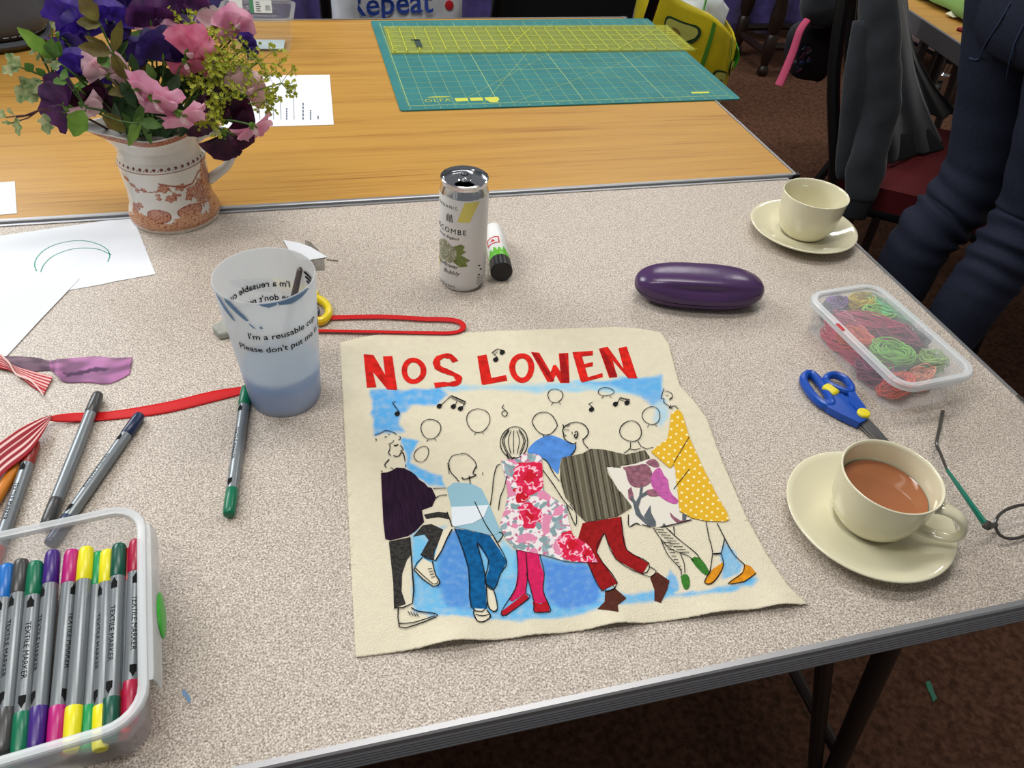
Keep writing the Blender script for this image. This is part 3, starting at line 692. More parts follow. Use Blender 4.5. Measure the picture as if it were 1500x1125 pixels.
# ---- drinks can
cc = P(677, 411); cc = V((cc.x, cc.y, 0)); az = at_cam(cc)
can = thing('drink_can', 'slim white drinks can with black lettering and a yellow stripe, opened', 'can', tuple(cc))
CANW = M('white_can_lacquer', (226, 226, 224), rough=.3, spec=.5)
m = MB(); m.lathe([(.0195, .003), (.0215, .0), (.0228, .0006), (.0262, .0065), (.0268, .010), (.0268, .1165), (.0266, .1175)], 56); m.build('body', CANW, can)
m = MB(); m.lathe([(.0266, .1175), (.0262, .1195), (.0243, .1255), (.0241, .1275), (.0252, .1295), (.0258, .1310), (.0256, .1325), (.0247, .1330), (.0240, .1320), (.0236, .1275), (.0228, .1262), (.0220, .1270), (.0215, .1285)], 56)
hole = []; ca = az
for k in range(56):
    a = 2*PI*k/56; dd = V((math.cos(a), math.sin(a)))
    q = V((math.cos(ca), math.sin(ca)))*.0098+V((-math.sin(ca), math.cos(ca)))*(.0105*math.sin(a-ca))+V((math.cos(ca), math.sin(ca)))*(.0062*math.cos(a-ca))
    hole.append((q.x, q.y, .1283))
rim = [(.0215*math.cos(2*PI*k/56), .0215*math.sin(2*PI*k/56), .1285) for k in range(56)]
m.rings([rim, hole, [(x, y, .1268) for x, y, z in hole]], cap=False); m.build('lid', CHROME, can, sharp=50)
m = MB(); m.lathe([(.0001, .02), (.0255, .021), (.0257, .118), (.0235, .1262)], 40); m.v = [q for q in m.v]; m.build('painted_inner_shade', BLACK, can)  # black lining: shade inside the can put into its colour
tab = MB(); u0 = V((math.cos(ca), math.sin(ca), 0)); s0 = V((-math.sin(ca), math.cos(ca), 0))
def tabpt(a, b, z=.1305): return u0*a+s0*b+V((0, 0, z))
out = [(.007*math.cos(t)*1.0-.0035+(.0052 if math.cos(t) > 0 else -.0052), .0070*math.sin(t)) for t in [2*PI*k/28 for k in range(28)]]
inn = [(-.0072+.0036*math.cos(t), .0042*math.sin(t)) for t in [2*PI*k/28 for k in range(28)]]
R_ = [[tabpt(a, b, .1298) for a, b in out], [tabpt(a, b, .1308) for a, b in out], [tabpt(a*.93-.0002, b*.93, .1314) for a, b in out], [tabpt(a, b, .1312) for a, b in inn], [tabpt(a, b, .1300) for a, b in inn]]
tab.rings(R_, cap=False); tab.lathe([(.0024, .1312), (.0022, .1322), (0, .1324)], 14, tuple(u0*.0025)); tab.build('pull_tab', CHROME, can)
pr_ = MB(); org = (0, 0, 0)
word(pr_, 'ORGANIC', .0050, org, .0268, -44, .1065, az, .004, space=1.35)
word(pr_, 'LUSCOMBE', .0088, org, .0268, -46, .0770, az, .0, space=1.2)
word(pr_, 'Devon, England', .0048, org, .0268, -42, .0700, az, 0, .35)
word(pr_, 'Elderflower', .0072, org, .0268, -46, .0330, az, 0, .35); word(pr_, 'Bubbly', .0075, org, .0268, -28, .0245, az, 0, .35)
word(pr_, 'ORGANIC', .0046, org, .0268, -44, .0065, az, .004, space=1.35)
for k in range(4): word(pr_, ('250ml e', 'naturally', 'sparkling', 'drink')[k], .0030, org, .0268, 49, .0172-.0033*k, az, 0)
for k in range(7):
    a = 46+4*math.cos(k*2.1); z = .028+.007*math.sin(k*2.1); poly_on(pr_, [(a-4, z), (a-2, z+.0012), (a+3, z+.001), (a+4, z-.0012), (a, z-.0006)], org, .0268, az)
for k in range(6):
    a = -36+3.6*(k-2.5); poly_on(pr_, [(a, .090), (a+1.6, .0905), (a+4-k, .0985+.0012*(k % 3)), (a+2.6-k, .0985)], org, .0268, az)
pr_.build('black_print', INK, can, smooth=False)['kind'] = 'stuff'
m = MB(); poly_on(m, [(2, .1160), (12, .1160), (26, .1160), (38, .1155), (26, .105), (14, .0925), (0, .0925), (-14, .0930), (-6, .105)][:], org, .0268, az)
poly_on(m, [(-85, .042), (-66, .036), (-74, .024), (-85, .022)], org, .0268, az); m.build('yellow_stripe', M('pale_yellow_print', (226, 214, 108), rough=.4), can, smooth=False)['kind'] = 'stuff'
m = MB()
for pts in ([(-34, .052), (-20, .062), (-4, .0655), (4, .063), (0, .058), (8, .056), (-6, .051), (-22, .048)], [(-32, .048), (-14, .0535), (2, .050), (18, .0445), (8, .042), (12, .037), (-6, .036), (-22, .041)]): poly_on(m, pts, org, .0268, az, .00018)
m.build('leaf_print', M('olive_print', (112, 128, 62), rough=.5, nz=(220, .3)), can, smooth=False)['kind'] = 'stuff'
m = MB(); poly_on(m, [(-48+34*math.cos(t), .0515+.0135*math.sin(t)*(1+.08*math.sin(5*t))) for t in [2*PI*k/30 for k in range(30)]], org, .0268, az, .00022); m.build('flower_print', M('grey_green_print', (148, 152, 128), rough=.5, nz=(700, .4)), can, smooth=False)
m = MB(); rd = random.Random(5)
for k in range(80):
    t = rd.random()*2*PI; q = math.sqrt(rd.random()); a = -48+33*q*math.cos(t); z = .0515+.013*q*math.sin(t); s = 2.2
    poly_on(m, [(a+s*(1 if j % 2 else .45)*math.cos(2*PI*j/10), z+s*.00047*(1 if j % 2 else .45)*math.sin(2*PI*j/10)) for j in range(10)], org, .0268, az, .0003)
m.build('floret_print', M('cream_print', (216, 214, 190), rough=.5), can, smooth=False)['kind'] = 'stuff'

# ---- glue stick lying beside the can
ga = P(735, 399, .0132); gb = P(723, 337, .0132); gd = (gb-ga).normalized()
glue = thing('glue_stick', 'white and green glue stick with black cap lying behind the drinks can', 'glue stick', (ga.x, ga.y, .0132), math.atan2(gd.y, gd.x))
RX = Matrix.Rotation(PI/2, 4, 'Y')
def along_x(prof, n=32): mb = MB(); mb.lathe(prof, n); mb.xform(RX); return mb
GL = .0950
mb = along_x([(0, 0), (.0118, 0), (.0130, .0012)], 48)
n = 48; R_ = []
for z in (.0012, .020):
    R_.append([((.0130 if j % 2 else .0125)*math.cos(2*PI*j/n), (.0130 if j % 2 else .0125)*math.sin(2*PI*j/n), z) for j in range(n)])
k0 = len(mb.v); mb.rings(R_, cap=False); mb.xform(RX, k0); mb.build('cap', BLACK, glue)
along_x([(.0126, .020), (.0126, .0295)]).build('green_band', M('lime_print', (104, 196, 48), rough=.35), glue)
along_x([(.0125, .0295), (.0126, .0300), (.0126, .072)]).build('body', M('white_plastic', (232, 232, 230), rough=.35), glue)
along_x([(.0126, .072), (.0117, .0725), (.0117, .090), (.0108, GL), (0, GL)]).build('base_knob', MATS['white_plastic'], glue)
def glue_mark(nm, pts, mt):
    mb = MB(); v2, f2 = fine2d([(math.radians(a)*.0128, x) for a, x in pts], [tuple(range(len(pts)))], .003)
    mb.add([(x, .0128*math.cos(a/.0128), .0128*math.sin(a/.0128)) for a, x in v2], f2); mb.build(nm, mt, glue, smooth=False)
RP = M('red_print', (206, 40, 44), rough=.4)
for pts in ([(20, .045), (100, .045), (100, .047), (20, .047)], [(20, .058), (100, .058), (100, .060), (20, .060)], [(20, .045), (28, .045), (28, .060), (20, .060)], [(92, .045), (100, .045), (100, .060), (92, .060)], [(45, .050), (75, .050), (60, .056)]): glue_mark('red_emblem', pts, RP)
for k in range(4): glue_mark('leaf_mark', [(20+k*28, .028), (30+k*28, .036+.003*(k % 2)), (44+k*28, .034), (48+k*28, .028)], MATS['lime_print'])

# ---- spectacle case
e0 = P(930, 413, .019); e1 = P(1118, 424, .019); cx = (e0+e1)/2; ln = (e1-e0).length; ang = math.atan2(e1.y-e0.y, e1.x-e0.x)
case = thing('spectacle_case', 'glossy purple hard spectacle case', 'glasses case', (cx.x, cx.y, 0), ang)
PUR = M('purple_leatherette', (74, 48, 90), rough=.22, spec=.5, bump=(700, .06))
def case_ring(t, lo, hi, k=34):
    a = abs(t); wd = .0300*(1-a**2.9)**.42*(1+.10*(1-a*a)) if a < 1 else 0.0; ht = .0215*(1-a**3.2)**.42 if a < 1 else 0.0
    R_ = []
    for j in range(k):
        q = lerp(lo, hi, j/(k-1)); c, s = math.cos(q), math.sin(q); e = .80
        y = wd*math.copysign(abs(c)**e, c); z = ht*math.copysign(abs(s)**e, s)
        if s > 0: z *= .96; y *= 1-.0*s
        g = math.exp(-((q-(PI+.62))/.30)**2)+math.exp(-((q-(2*PI-.62))/.30)**2) if False else 0
        if s > .15: pinch = .0048*math.exp(-(t/.55)**2)*math.exp(-((abs(c)-.86)/.13)**2); y -= math.copysign(pinch*1.2, c); z -= pinch*.6
        R_.append(V((t*ln/2, y, .0190+z*1.0)))
    return R_
ts = [math.sin(PI/2*(2*k/40-1)) for k in range(41)]; ts[0] = -.9995; ts[-1] = .9995
def case_shell(lo, hi):
    m = MB(); R_ = [case_ring(t, lo, hi) for t in ts]
    k = len(R_[0]); vs = [p for r in R_ for p in r]; fs = []
    for i in range(len(R_)-1):
        for j in range(k-1): fs.append((i*k+j, i*k+j+1, (i+1)*k+j+1, (i+1)*k+j)[::-1])
    m.add(vs, fs); return m
case_shell(-.16, PI+.16).build('lid', PUR, case, sharp=0)
mb = case_shell(PI+.22, 2*PI-.22); mb.v = [(x*.988, y*.98, max(.0004, z)) for x, y, z in mb.v]; mb.build('base', PUR, case, sharp=0)
m = MB()
pts = [V((t*ln/2*.975, s*.0265*(1-abs(t)**2.9)**.42*1.06, .0152)) for s in (1, -1) for t in (ts[1:-1] if s > 0 else ts[1:-1][::-1])]
m.tube(pts, .0016, 6, closed=True); m.build('seam', BLACK, case)

# ---- cups and saucers
CREAM = M('cream_glaze', (226, 220, 190), rough=.1, spec=.5, coat=.3)
def saucer(c, label, rz=0):
    s = tag(MB().lathe([(0, .0045), (.026, .0045), (.0275, .0055), (.0290, .0048), (.034, .0048), (.050, .0085), (.064, .0150), (.0685, .0168), (.0700, .0166), (.0700, .0155), (.066, .0128), (.050, .0058), (.036, .0015), (.034, 0), (.030, .0), (.029, .002), (0, .0022)], 72).build('saucer', CREAM, loc=(c[0], c[1], .0), sharp=0), label, 'saucer', 'cream saucers')
    return s
def teacup(c, label, haz, z=.0050, sc=1.0):
    t = thing('teacup', label, 'cup', (c[0], c[1], z), haz, 'cream teacups')
    m = MB(); m.lathe([(0, .0015), (.0215, .0015), (.0225, 0), (.0245, 0), (.0285, .0040), (.0345, .0130), (.0380, .0240), (.0398, .0360), (.0408, .0500), (.0418, .0570), (.0420, .0583), (.0412, .0590), (.0402, .0584), (.0393, .0560), (.0382, .0400), (.0365, .0250), (.0320, .0120), (.0250, .0050), (0, .0040)], 72)
    m.build('bowl', CREAM, t, sharp=0)
    h = MB(); pts = smooth_path([(.0385, 0, .0455), (.0480, 0, .0480), (.0600, 0, .0450), (.0665, 0, .0340), (.0630, 0, .0235), (.0520, 0, .0180), (.0420, 0, .0165), (.0345, 0, .0150)], 6)
    n = len(pts); h.tube(pts, [.0060*(1.0+.35*abs(2*i/(n-1)-1)**3) for i in range(n)], 14, flat=.52, up=(0, 1, 0) if False else None); h.build('handle', CREAM, t, sharp=0)
    t.scale = (sc, sc, sc); return t
c1 = (.6205, .7665); c2 = (.4230, .3140)
saucer(c1, 'cream saucer under the empty teacup at the far right table corner'); saucer(c2, 'cream saucer under the teacup full of milky tea')
teacup((c1[0]+.001, c1[1]-.001), 'empty cream teacup at the far right table corner', math.radians(75))
teacup((c2[0]+.002, c2[1]+.001), 'cream teacup holding milky tea with its handle to the right', math.radians(-47), sc=.97)
m = MB(); m.lathe([(0, 0), (.028, 0), (.0335, .0001), (.0355, .0010)], 64)
tag(m.build('tea', M('milky_tea', (158, 100, 66), rough=.06, spec=.5), loc=(c2[0]+.002, c2[1]+.001, .005+.0350), sharp=0), 'brown milky tea filling the near teacup', 'tea')

# ---- frosted cup, paint water, brush
pc = P(419, 577); pc = V((pc.x, pc.y, 0)); az = at_cam(pc)
H = .1375; r0, r1 = .0330, .0425
fc = thing('plastic_cup', 'tall frosted reusable plastic cup with black lettering and blue paint on its rim', 'cup', tuple(pc))
def milky(name, col, alpha, rough=.45, k=.5):
    m = M(name, col, rough=rough, alpha=alpha, spec=.35); nt = m.node_tree; N = nt.nodes; b = N['Principled BSDF']; b.inputs['Alpha'].default_value = 1
    tr = N.new('ShaderNodeBsdfTranslucent'); tr.inputs[0].default_value = (*lin(col), 1); mx = N.new('ShaderNodeMixShader'); mx.inputs[0].default_value = k
    tp = N.new('ShaderNodeBsdfTransparent'); m2 = N.new('ShaderNodeMixShader'); m2.inputs[0].default_value = alpha
    nt.links.new(b.outputs[0], mx.inputs[1]); nt.links.new(tr.outputs[0], mx.inputs[2]); nt.links.new(tp.outputs[0], m2.inputs[1]); nt.links.new(mx.outputs[0], m2.inputs[2]); nt.links.new(m2.outputs[0], N['Material Output'].inputs[0]); return m
FROST = milky('frosted_plastic', (236, 240, 242), .74)
FROSTI = milky('frosted_plastic_inside', (238, 238, 236), .5)
rf = lambda z: r0+(r1-r0)*max(0, min(1, z/H))
m = MB(); m.lathe([(0, .002), (r0-.004, .002), (r0-.003, 0), (r0-.001, 0), (r0, .0012), (rf(.07), .07), (r1, H-.001), (r1-.0004, H)], 64); m.build('outer_wall', FROST, fc, sharp=60)
m = MB(); m.lathe([(0, .0035), (r0-.0022, .0035), (rf(.07)-.0012, .07), (r1-.0012, H), (r1-.0004, H)], 64); m.build('inner_wall', FROSTI, fc, sharp=60)
pm = MB(); kw = dict(th0=.0014, th1=.0001, rfun=rf, center=False)
for da in (0, 180):
    word(pm, "I'm a reusable cup.", .0088, org, .0395, -32+da, .0985, az, .012, **kw)
    word(pm, "Please don't put me in the bin.", .0088, org, .0387, -50+da, .0840, az, .012, **kw)
for k in range(4): poly_on(pm, [(104, .121-.004*k), (122-k*2, .122-.004*k), (122-k*2, .1195-.004*k), (104, .1185-.004*k)], org, .041, az, .0001, .0014, rf)
pm.build('lettering', INK, fc, smooth=False)['kind'] = 'stuff'
BL = M('blue_paint_film', (92, 142, 190), rough=.6, alpha=.8)
for pts in ([(8, .1372), (20, .1372), (34, .1372), (48, .1372), (52, .1355), (40, .1325), (24, .1310), (10, .1335)], [(-12, .1372), (0, .1372), (8, .1372), (8, .1345), (-1, .1328), (-8, .1350)], [(-52, .1372), (-44, .136), (-30, .124), (-26, .119), (-30, .1185), (-40, .125), (-52, .133)], [(-68, .137), (-60, .134), (-48, .121), (-44, .115), (-48, .115), (-58, .122), (-67, .131)], [(-16, .1135), (-13, .1135), (-12, .111), (-15, .1105)], [(-28, .116), (-25, .1155), (-20, .111), (-23, .111)]):
    m = MB(); poly_on(m, pts, org, .041, az, .00025, .0016, rf); m.build('paint_smear', BL, fc, smooth=False)
m = MB(); m.lathe([(0, .004), (r0-.003, .004), (rf(.030)-.0018, .030), (rf(.040)-.0016, .041), (0, .041)], 48)
tag(m.build('paint_water', milky('blue_water', (110, 196, 252), 1.0, .2, .42), loc=tuple(pc), sharp=60), 'cloudy blue paint water at the bottom of the frosted cup', 'water')
ba = P(440, 392, .124); bb = P(404, 556, .009); bd = (ba-bb); bl = bd.length
pb = thing('paintbrush', 'thin grey-brown paintbrush standing in the frosted cup', 'paintbrush', tuple(bb)); q = bd.to_track_quat('Z', 'Y').to_matrix().to_4x4()
m = MB(); m.lathe([(.0020, .030), (.0032, .050), (.0034, .08), (.0026, bl-.004), (.0027, bl-.002), (.0012, bl)], 14); m.xform(q); m.build('handle', M('grey_brown_lacquer', (96, 84, 80), rough=.25), pb)
m = MB(); m.lathe([(.0024, .012), (.0022, .030), (.0020, .031)], 14); m.xform(q); m.build('ferrule', CHROME, pb)
m = MB(); m.lathe([(0, 0), (.0012, .003), (.0026, .009), (.0024, .0125)], 12); m.xform(q); m.build('bristles', M('bristle', (60, 50, 44), rough=.9), pb)

# ---- markers
SILV = M('silver_marker_barrel', (132, 138, 142), rough=.3, metal=.35, spec=.5)
ICON = ((0, .0052), (-.0014, .002), (-.0022, .0010), (-.0022, -.004), (.0022, -.004), (.0022, .0010), (.0014, .002))
def marker(name, label, a, b, r, cap, cap2=None, roll=0, text='TEXTILE MARKER', group='double-ended textile markers', body=None, capl=.027, cap2l=.027, flip=False):
    a = V(a); b = V(b); d = b-a; Ln = d.length; root = thing(name, label, 'marker', tuple(a), 0, group)
    q = d.to_track_quat('Z', 'Y'); zz = d.normalized()
    # turn the print towards the sky
    upv = V((0, 0, 1))-zz*zz.z; upv.normalize(); xa = q @ V((1, 0, 0)); ya = q @ V((0, 1, 0)); a0 = math.atan2(upv.dot(ya), upv.dot(xa))+math.radians(roll)
    T = q.to_matrix().to_4x4(); body = body or SILV; cap2 = cap2 or cap
    m = MB(); m.lathe([(r*.93, capl-.001), (r*.95, capl), (r*.95, Ln-cap2l), (r*.93, Ln-cap2l+.001)], 24); m.xform(T); o = m.build('barrel', body, root)
    m = MB(); m.lathe([(0, .0), (r*.50, .0002), (r*.80, .0011), (r*.92, .0028), (r*.97, .006), (r, .0125), (r, capl-.0005), (r*.94, capl)], 24); m.xform(T); m.build('cap', cap, root, sharp=50)
    m = MB(); n = 24
    def rr(j, k): return r*(1-(.045 if j % 3 == 0 else 0)*k)
    R_ = [[(rr(j, k)*g*math.cos(2*PI*j/n), rr(j, k)*g*math.sin(2*PI*j/n), z) for j in range(n)] for z, g, k in ((Ln-cap2l, .94, 0), (Ln-cap2l+.0005, 1, 0), (Ln-cap2l+.012, 1, 1), (Ln-.006, .97, 1), (Ln-.0016, .90, .5), (Ln-.0004, .78, 0), (Ln, .6, 0))]
    m.rings(R_, cap=True); m.xform(T); m.build('cap', cap2, root, sharp=50)
    m = MB()
    def onto(vs, fs, z0, sgn=1):
        pts = []; vs, fs = fine2d([tuple(q) for q in vs], fs, .0009)
        for x, y in vs:
            an = a0-sgn*y/r; pts.append(((r*.95+.00012)*math.cos(an), (r*.95+.00012)*math.sin(an), z0+sgn*x))
        k = len(m.v); m.add(pts, fs); m.xform(T, k)
    if text:
        vs, fs, w_ = text2d(text, .0050, .0); s = -1 if flip else 1
        mid = Ln/2; onto([(x, y-.0018) for x, y in vs], fs, mid-s*w_/2, s)
        for z, g in ((capl+.006, -1), (Ln-cap2l-.006, 1)):
            onto([(g*y*.9, g*x) for x, y in ICON], [tuple(range(7))], z)
            onto([(g*.0042+.0014*math.cos(t), .0009*math.sin(t)) for t in [2*PI*k/8 for k in range(8)]], [tuple(range(8))], z-g*.008) if False else None
        m.build('black_print', INK, root, smooth=False)['kind'] = 'stuff'
    return root
def capmat(n, c): return M(n+'_cap', c, rough=.3, spec=.5)
GREY = capmat('charcoal', (66, 66, 66)); NAVY = capmat('navy', (22, 38, 74)); GREEN = capmat('green', (0, 112, 78)); REDB = capmat('red_brown', (150, 46, 34))
R1 = .0052
def flat(u, v, r=R1): q = P(u, v, r); return V((q.x, q.y, r))
marker('marker', 'silver marker with green caps beside the frosted cup', flat(361, 567), flat(335, 755), R1, GREEN, roll=25)
marker('marker', 'silver marker with charcoal caps crossing the red ribbon', flat(145, 578)+V((0, 0, .0014)), flat(67, 772), R1, GREY, text=None)
marker('marker', 'silver marker with navy blue caps right of the charcoal one', flat(206, 607), flat(72, 798), R1, NAVY, capmat('slate_navy', (48, 62, 88)), roll=20)
a = flat(51, 647); b = flat(-14, 838); b = a+(b-a).normalized()*.140
marker('marker', 'silver marker with a red-brown cap beneath the striped ribbon', a, b, R1, REDB, roll=5)
ORB = M('orange_plastic', (214, 128, 30), rough=.35)
a = flat(40, 655, .0048); b = flat(-32, 775, .0048); b = a+(b-a).normalized()*.12
marker('marker', 'orange felt pen at the left edge beneath the striped ribbon', a, b, .0048, ORB, body=ORB, text=None)

# ---- tubs
def tub_rings(x0, y0, x1, y1, rad, prof, n=6):
    return [[(x, y, z) for x, y in rrect(x0-d, y0-d, x1+d, y1+d, max(.002, rad+d), n)] for d, z in prof]
TUB = M('clear_tub_plastic', (226, 230, 232), rough=.25, alpha=.24, spec=.5); TUBRIM = M('clear_tub_rim', (226, 230, 232), rough=.25, alpha=.6, spec=.5)
rz = math.radians(6.5); BO = V((-.1515, .4065, 0))
mt = thing('storage_box', 'open clear plastic box packed with coloured textile markers', 'box', tuple(BO), rz)
X0, Y0, X1, Y1 = -.131, -.172, -.0015, -.0015
m = MB(); m.rings(tub_rings(X0, Y0, X1, Y1, .024, [(-.016, .0006), (-.010, .0006), (-.0085, .003), (-.0035, .0485)]), cap=True); m.f = [f for f in m.f if not (len(f) > 10 and m.v[f[0]][2] > .03)]; m.m = m.m[:len(m.f)]; m.build('tub_wall', milky('clear_box_plastic', (232, 235, 236), .30, .3, .4), mt)
m = MB(); m.rings(tub_rings(X0, Y0, X1, Y1, .024, [(-.0035, .0475), (.0012, .0475), (.0016, .0510), (.0008, .0522), (-.0035, .0522), (-.0046, .0515), (-.0048, .0475)]), cap=False); m.build('rim', TUBRIM, mt)
m = MB()
def flap(a, b):
    y = lerp(-.146, -.022, b); prof = [(-.0005, .0512), (.0028, .0505), (.0042, .047), (.0046, .042), (.0046, .036)]
    i = a*4; k = min(3, int(i)); t = i-k; x = lerp(prof[k][0], prof[k+1][0], t); z = lerp(prof[k][1], prof[k+1][1], t)
    if b < .04 or b > .96: x *= .8
    return (x, y, z)
m.slab(flap, 8, 24, .0012); m.build('side_clip', M('clear_clip_plastic', (222, 226, 228), rough=.3, alpha=.5), mt)
m = MB(); m.ico((.0052, -.092, .036), 1, 3, (.0022, .0175, .010)); m.build('clip_button', M('bright_green_plastic', (52, 176, 44), rough=.35), mt)['label'] = 'bright green oval clip button'
C_ = {n: capmat(n, c) for n, c in dict(blue=(8, 110, 196), purple=(64, 30, 124), magenta=(186, 24, 118), yellow=(238, 228, 28), bright_green=(10, 154, 84), forest=(4, 84, 66), red=(206, 24, 36), crimson=(176, 18, 62), turquoise=(24, 150, 120), dark_purple=(60, 22, 110), orange=(222, 90, 50)).items()}
BOXM = [('orange', (-38, 839), (-64, 1120), .0), ('turquoise', (-14, 833), (-41, 1116), .0), ('blue', (11, 827), (-18, 1112), .0), ('charcoal', (32, 820), (4, 1105), .0), ('green', (53, 823), (28, 1112), .0), ('purple', (78, 807), (52, 1103), .0005), ('magenta', (106, 806), (80, 1102), .0), ('yellow', (127, 802), (104, 1102), .001), ('bright_green', (145, 809), (127, 1100), -.003), ('yellow', (158, 806), (147, 1100), -.0015), ('forest', (175, 797), (161, 1088), .001), ('red', (189, 804), (182, 1076), -.004), ('crimson', (200, 791), (191, 1062), .0)]
MM = {'charcoal': GREY, 'green': GREEN}
used = {}
for i, (c, t, b, z) in enumerate(BOXM):
    a = P(*t, .0405+z); bq = P(*b, .0225+z); d = (bq-a).normalized(); used[c] = used.get(c, 0)+1
    lab = f'silver marker with {c.replace("_", " ")} caps in the clear box'
    if c == 'yellow': lab += (', beside the magenta one', ', beside the dark green one')[used[c]-1]
    if c == 'forest': lab = 'silver marker with dark green caps in the clear box'
    if c == 'green': lab = 'silver marker with mid green caps in the clear box, right of the charcoal one'
    if c == 'bright_green': lab = 'silver marker with bright green caps in the clear box, between the yellow ones'
    marker('marker', lab, a, a+d*min(.1425, (bq-a).length), .0052 if i not in (8, 11) else .0046, MM.get(c) or C_[c], roll=(15, -20, 10, 30, -5, 40, -55, 180, -70, 40, 10, 60, -20)[i], text='TEXTILE MARKER' if i != 7 else None)

def skein(name, label, c, ax, lx, ly, h, mt_, n=14, th=.0007, group='thread skeins in the tub', seed=1):
    rd = random.Random(seed); c = V(c); m = MB(); ca, sa = math.cos(ax), math.sin(ax)
    for k in range(n):
        a = lx*(.55+.45*rd.random()); b = ly*(.45+.55*rd.random()); z = h*(2*rd.random()-1); ph = rd.random()*6; pts = []
        ox, oy = rd.uniform(-.15, .15)*lx, rd.uniform(-.2, .2)*ly
        for j in range(26):
            t = 2*PI*j/26; x = ox+a*math.cos(t); y = oy+b*math.sin(t)*(1+.3*math.sin(2*t+ph)); zz = z+.35*h*math.sin(3*t+ph)
            pts.append(c+V((x*ca-y*sa, x*sa+y*ca, zz)))
        m.tube(pts, th*(.9+.5*rd.random()), 4, closed=True)
    k = len(m.v); m.ico((0, 0, 0), 1, 2, (lx*.62, ly*.62, h*.55), .3); m.xform(Matrix.Translation(c) @ Matrix.Rotation(ax, 4, 'Z'), k)
    o = m.build(name, mt_); o['kind'] = 'stuff'; del o['kind']; return tag(o, label, 'thread', group)
# lower layer of the marker box
for x, c, lab in ((-.0905, 'turquoise', 'turquoise capped marker glimpsed below the mid green and purple markers in the clear box'), (-.0740, 'dark_purple', 'dark purple capped marker glimpsed beneath the purple and magenta markers'), (-.0560, 'orange', 'orange capped marker low in the clear box beneath the first yellow marker'), (-.0400, 'red', 'red capped marker lying low in the clear box beneath the second yellow marker'), (-.0260, 'orange', 'orange capped marker at the bottom right corner of the clear box')):
    q = Matrix.Rotation(rz, 4, 'Z'); a = BO+q @ V((x, -.017, .0095)); b = BO+q @ V((x, -.156, .0095))
    marker('marker', lab, a, b, .0050, C_[c], text=None)
# yarn tub
yz = math.radians(4.4); yt = thing('food_tub', 'clear plastic tub of bright embroidery threads with its lid on', 'tub', (.5625, .5085, 0), yz)
hx, hy = .0475, .0805
m = MB(); m.rings(tub_rings(-hx, -hy, hx, hy, .020, [(-.014, .0006), (-.0085, .0006), (-.0070, .003), (-.0035, .0395)]), cap=True); m.f = [f for f in m.f if not (len(f) > 10 and m.v[f[0]][2] > .03)]; m.m = m.m[:len(m.f)]; m.build('tub_wall', TUB, yt)
LID = M('clear_lid', (232, 235, 236), rough=.2, alpha=.20, spec=.6)
m = MB(); m.rings(tub_rings(-hx, -hy, hx, hy, .020, [(-.0035, .0365), (.0016, .0365), (.0020, .0425), (.0006, .0440), (-.0042, .0440), (-.0056, .0428), (-.0058, .0405)]), cap=False); m.build('lid_rim', TUBRIM, yt)
m = MB(); R_ = tub_rings(-hx, -hy, hx, hy, .020, [(-.0056, .0410), (-.0220, .0412), (-.0232, .0424), (-.0260, .0426)]); m.rings(R_, cap=False); m.f.append(tuple(len(m.v)-len(R_[0])+j for j in range(len(R_[0])))); m.m.append(0); m.build('lid', LID, yt)
m = MB(); m.box((-hx-.0005, .018, .0440), (.0035, .012, .0008)); m.build('red_mark', M('red_plastic', (200, 40, 50), rough=.4), yt)['label'] = 'small red mark on the lid rim'
TH = lambda n, c: M(n+'_thread', c, rough=.65, sheen=.3)
def yp(u, v, z): return P(u, v, z*.9-.001)+V((.002, .001, 0))
skein('thread_skein', 'purple thread ball in the tub', yp(1226, 446, .026), .5, .011, .010, .008, TH('purple', (134, 84, 168)), 30, seed=1)
skein('thread_skein', 'yellow thread skein in the tub', yp(1258, 446, .027), .1, .017, .010, .008, TH('yellow', (232, 206, 40)), 34, seed=2)
skein('thread_skein', 'lime thread skein beside the yellow one in the tub', yp(1284, 462, .028), -.5, .018, .010, .007, TH('lime', (148, 206, 60)), 30, seed=3)
skein('thread_skein', 'mint green strands along the far side of the tub', yp(1302, 458, .030), -1.15, .030, .008, .006, TH('mint', (92, 206, 132)), 24, seed=4)
skein('thread_skein', 'magenta pink thread hank across the middle of the tub', yp(1275, 478, .031), -.55, .042, .011, .006, TH('magenta', (184, 32, 92)), 60, seed=5)
skein('thread_skein', 'dark magenta hank in the tub middle', yp(1310, 500, .028), -.9, .026, .012, .009, TH('wine', (132, 28, 76)), 40, seed=6)
skein('thread_skein', 'orange thread skein at the near side of the tub', yp(1252, 500, .024), -.9, .020, .012, .009, TH('orange', (222, 84, 44)), 36, seed=7)
skein('thread_skein', 'lime green thread coil under the lid highlight', yp(1306, 520, .032), -.7, .022, .015, .006, TH('leaf', (118, 186, 52)), 40, seed=8)
skein('thread_skein', 'dark grey thread skein at the right of the tub', yp(1336, 498, .026), -1.0, .016, .010, .010, TH('slate', (58, 64, 70)), 26, seed=9)
skein('thread_skein', 'orange-red thread at the near end of the tub', yp(1312, 566, .014), .1, .020, .011, .009, TH('vermilion', (232, 78, 40)), 44, seed=10)
skein('thread_skein', 'pink thread along the left wall of the tub', yp(1236, 508, .012), -1.35, .034, .006, .008, TH('pink', (214, 60, 104)), 50, seed=11)
skein('thread_skein', 'plum thread in the near left of the tub', yp(1280, 546, .016), -1.2, .022, .010, .010, TH('plum', (146, 40, 96)), 36, seed=12)
skein('thread_skein', 'pale green thread at the right end of the tub', yp(1362, 530, .024), -.8, .016, .009, .009, TH('pale_green', (160, 200, 96)), 26, seed=13)
skein('thread_skein', 'peach thread in the near right of the tub', yp(1345, 556, .016), .2, .016, .009, .009, TH('peach', (236, 150, 110)), 26, seed=14)
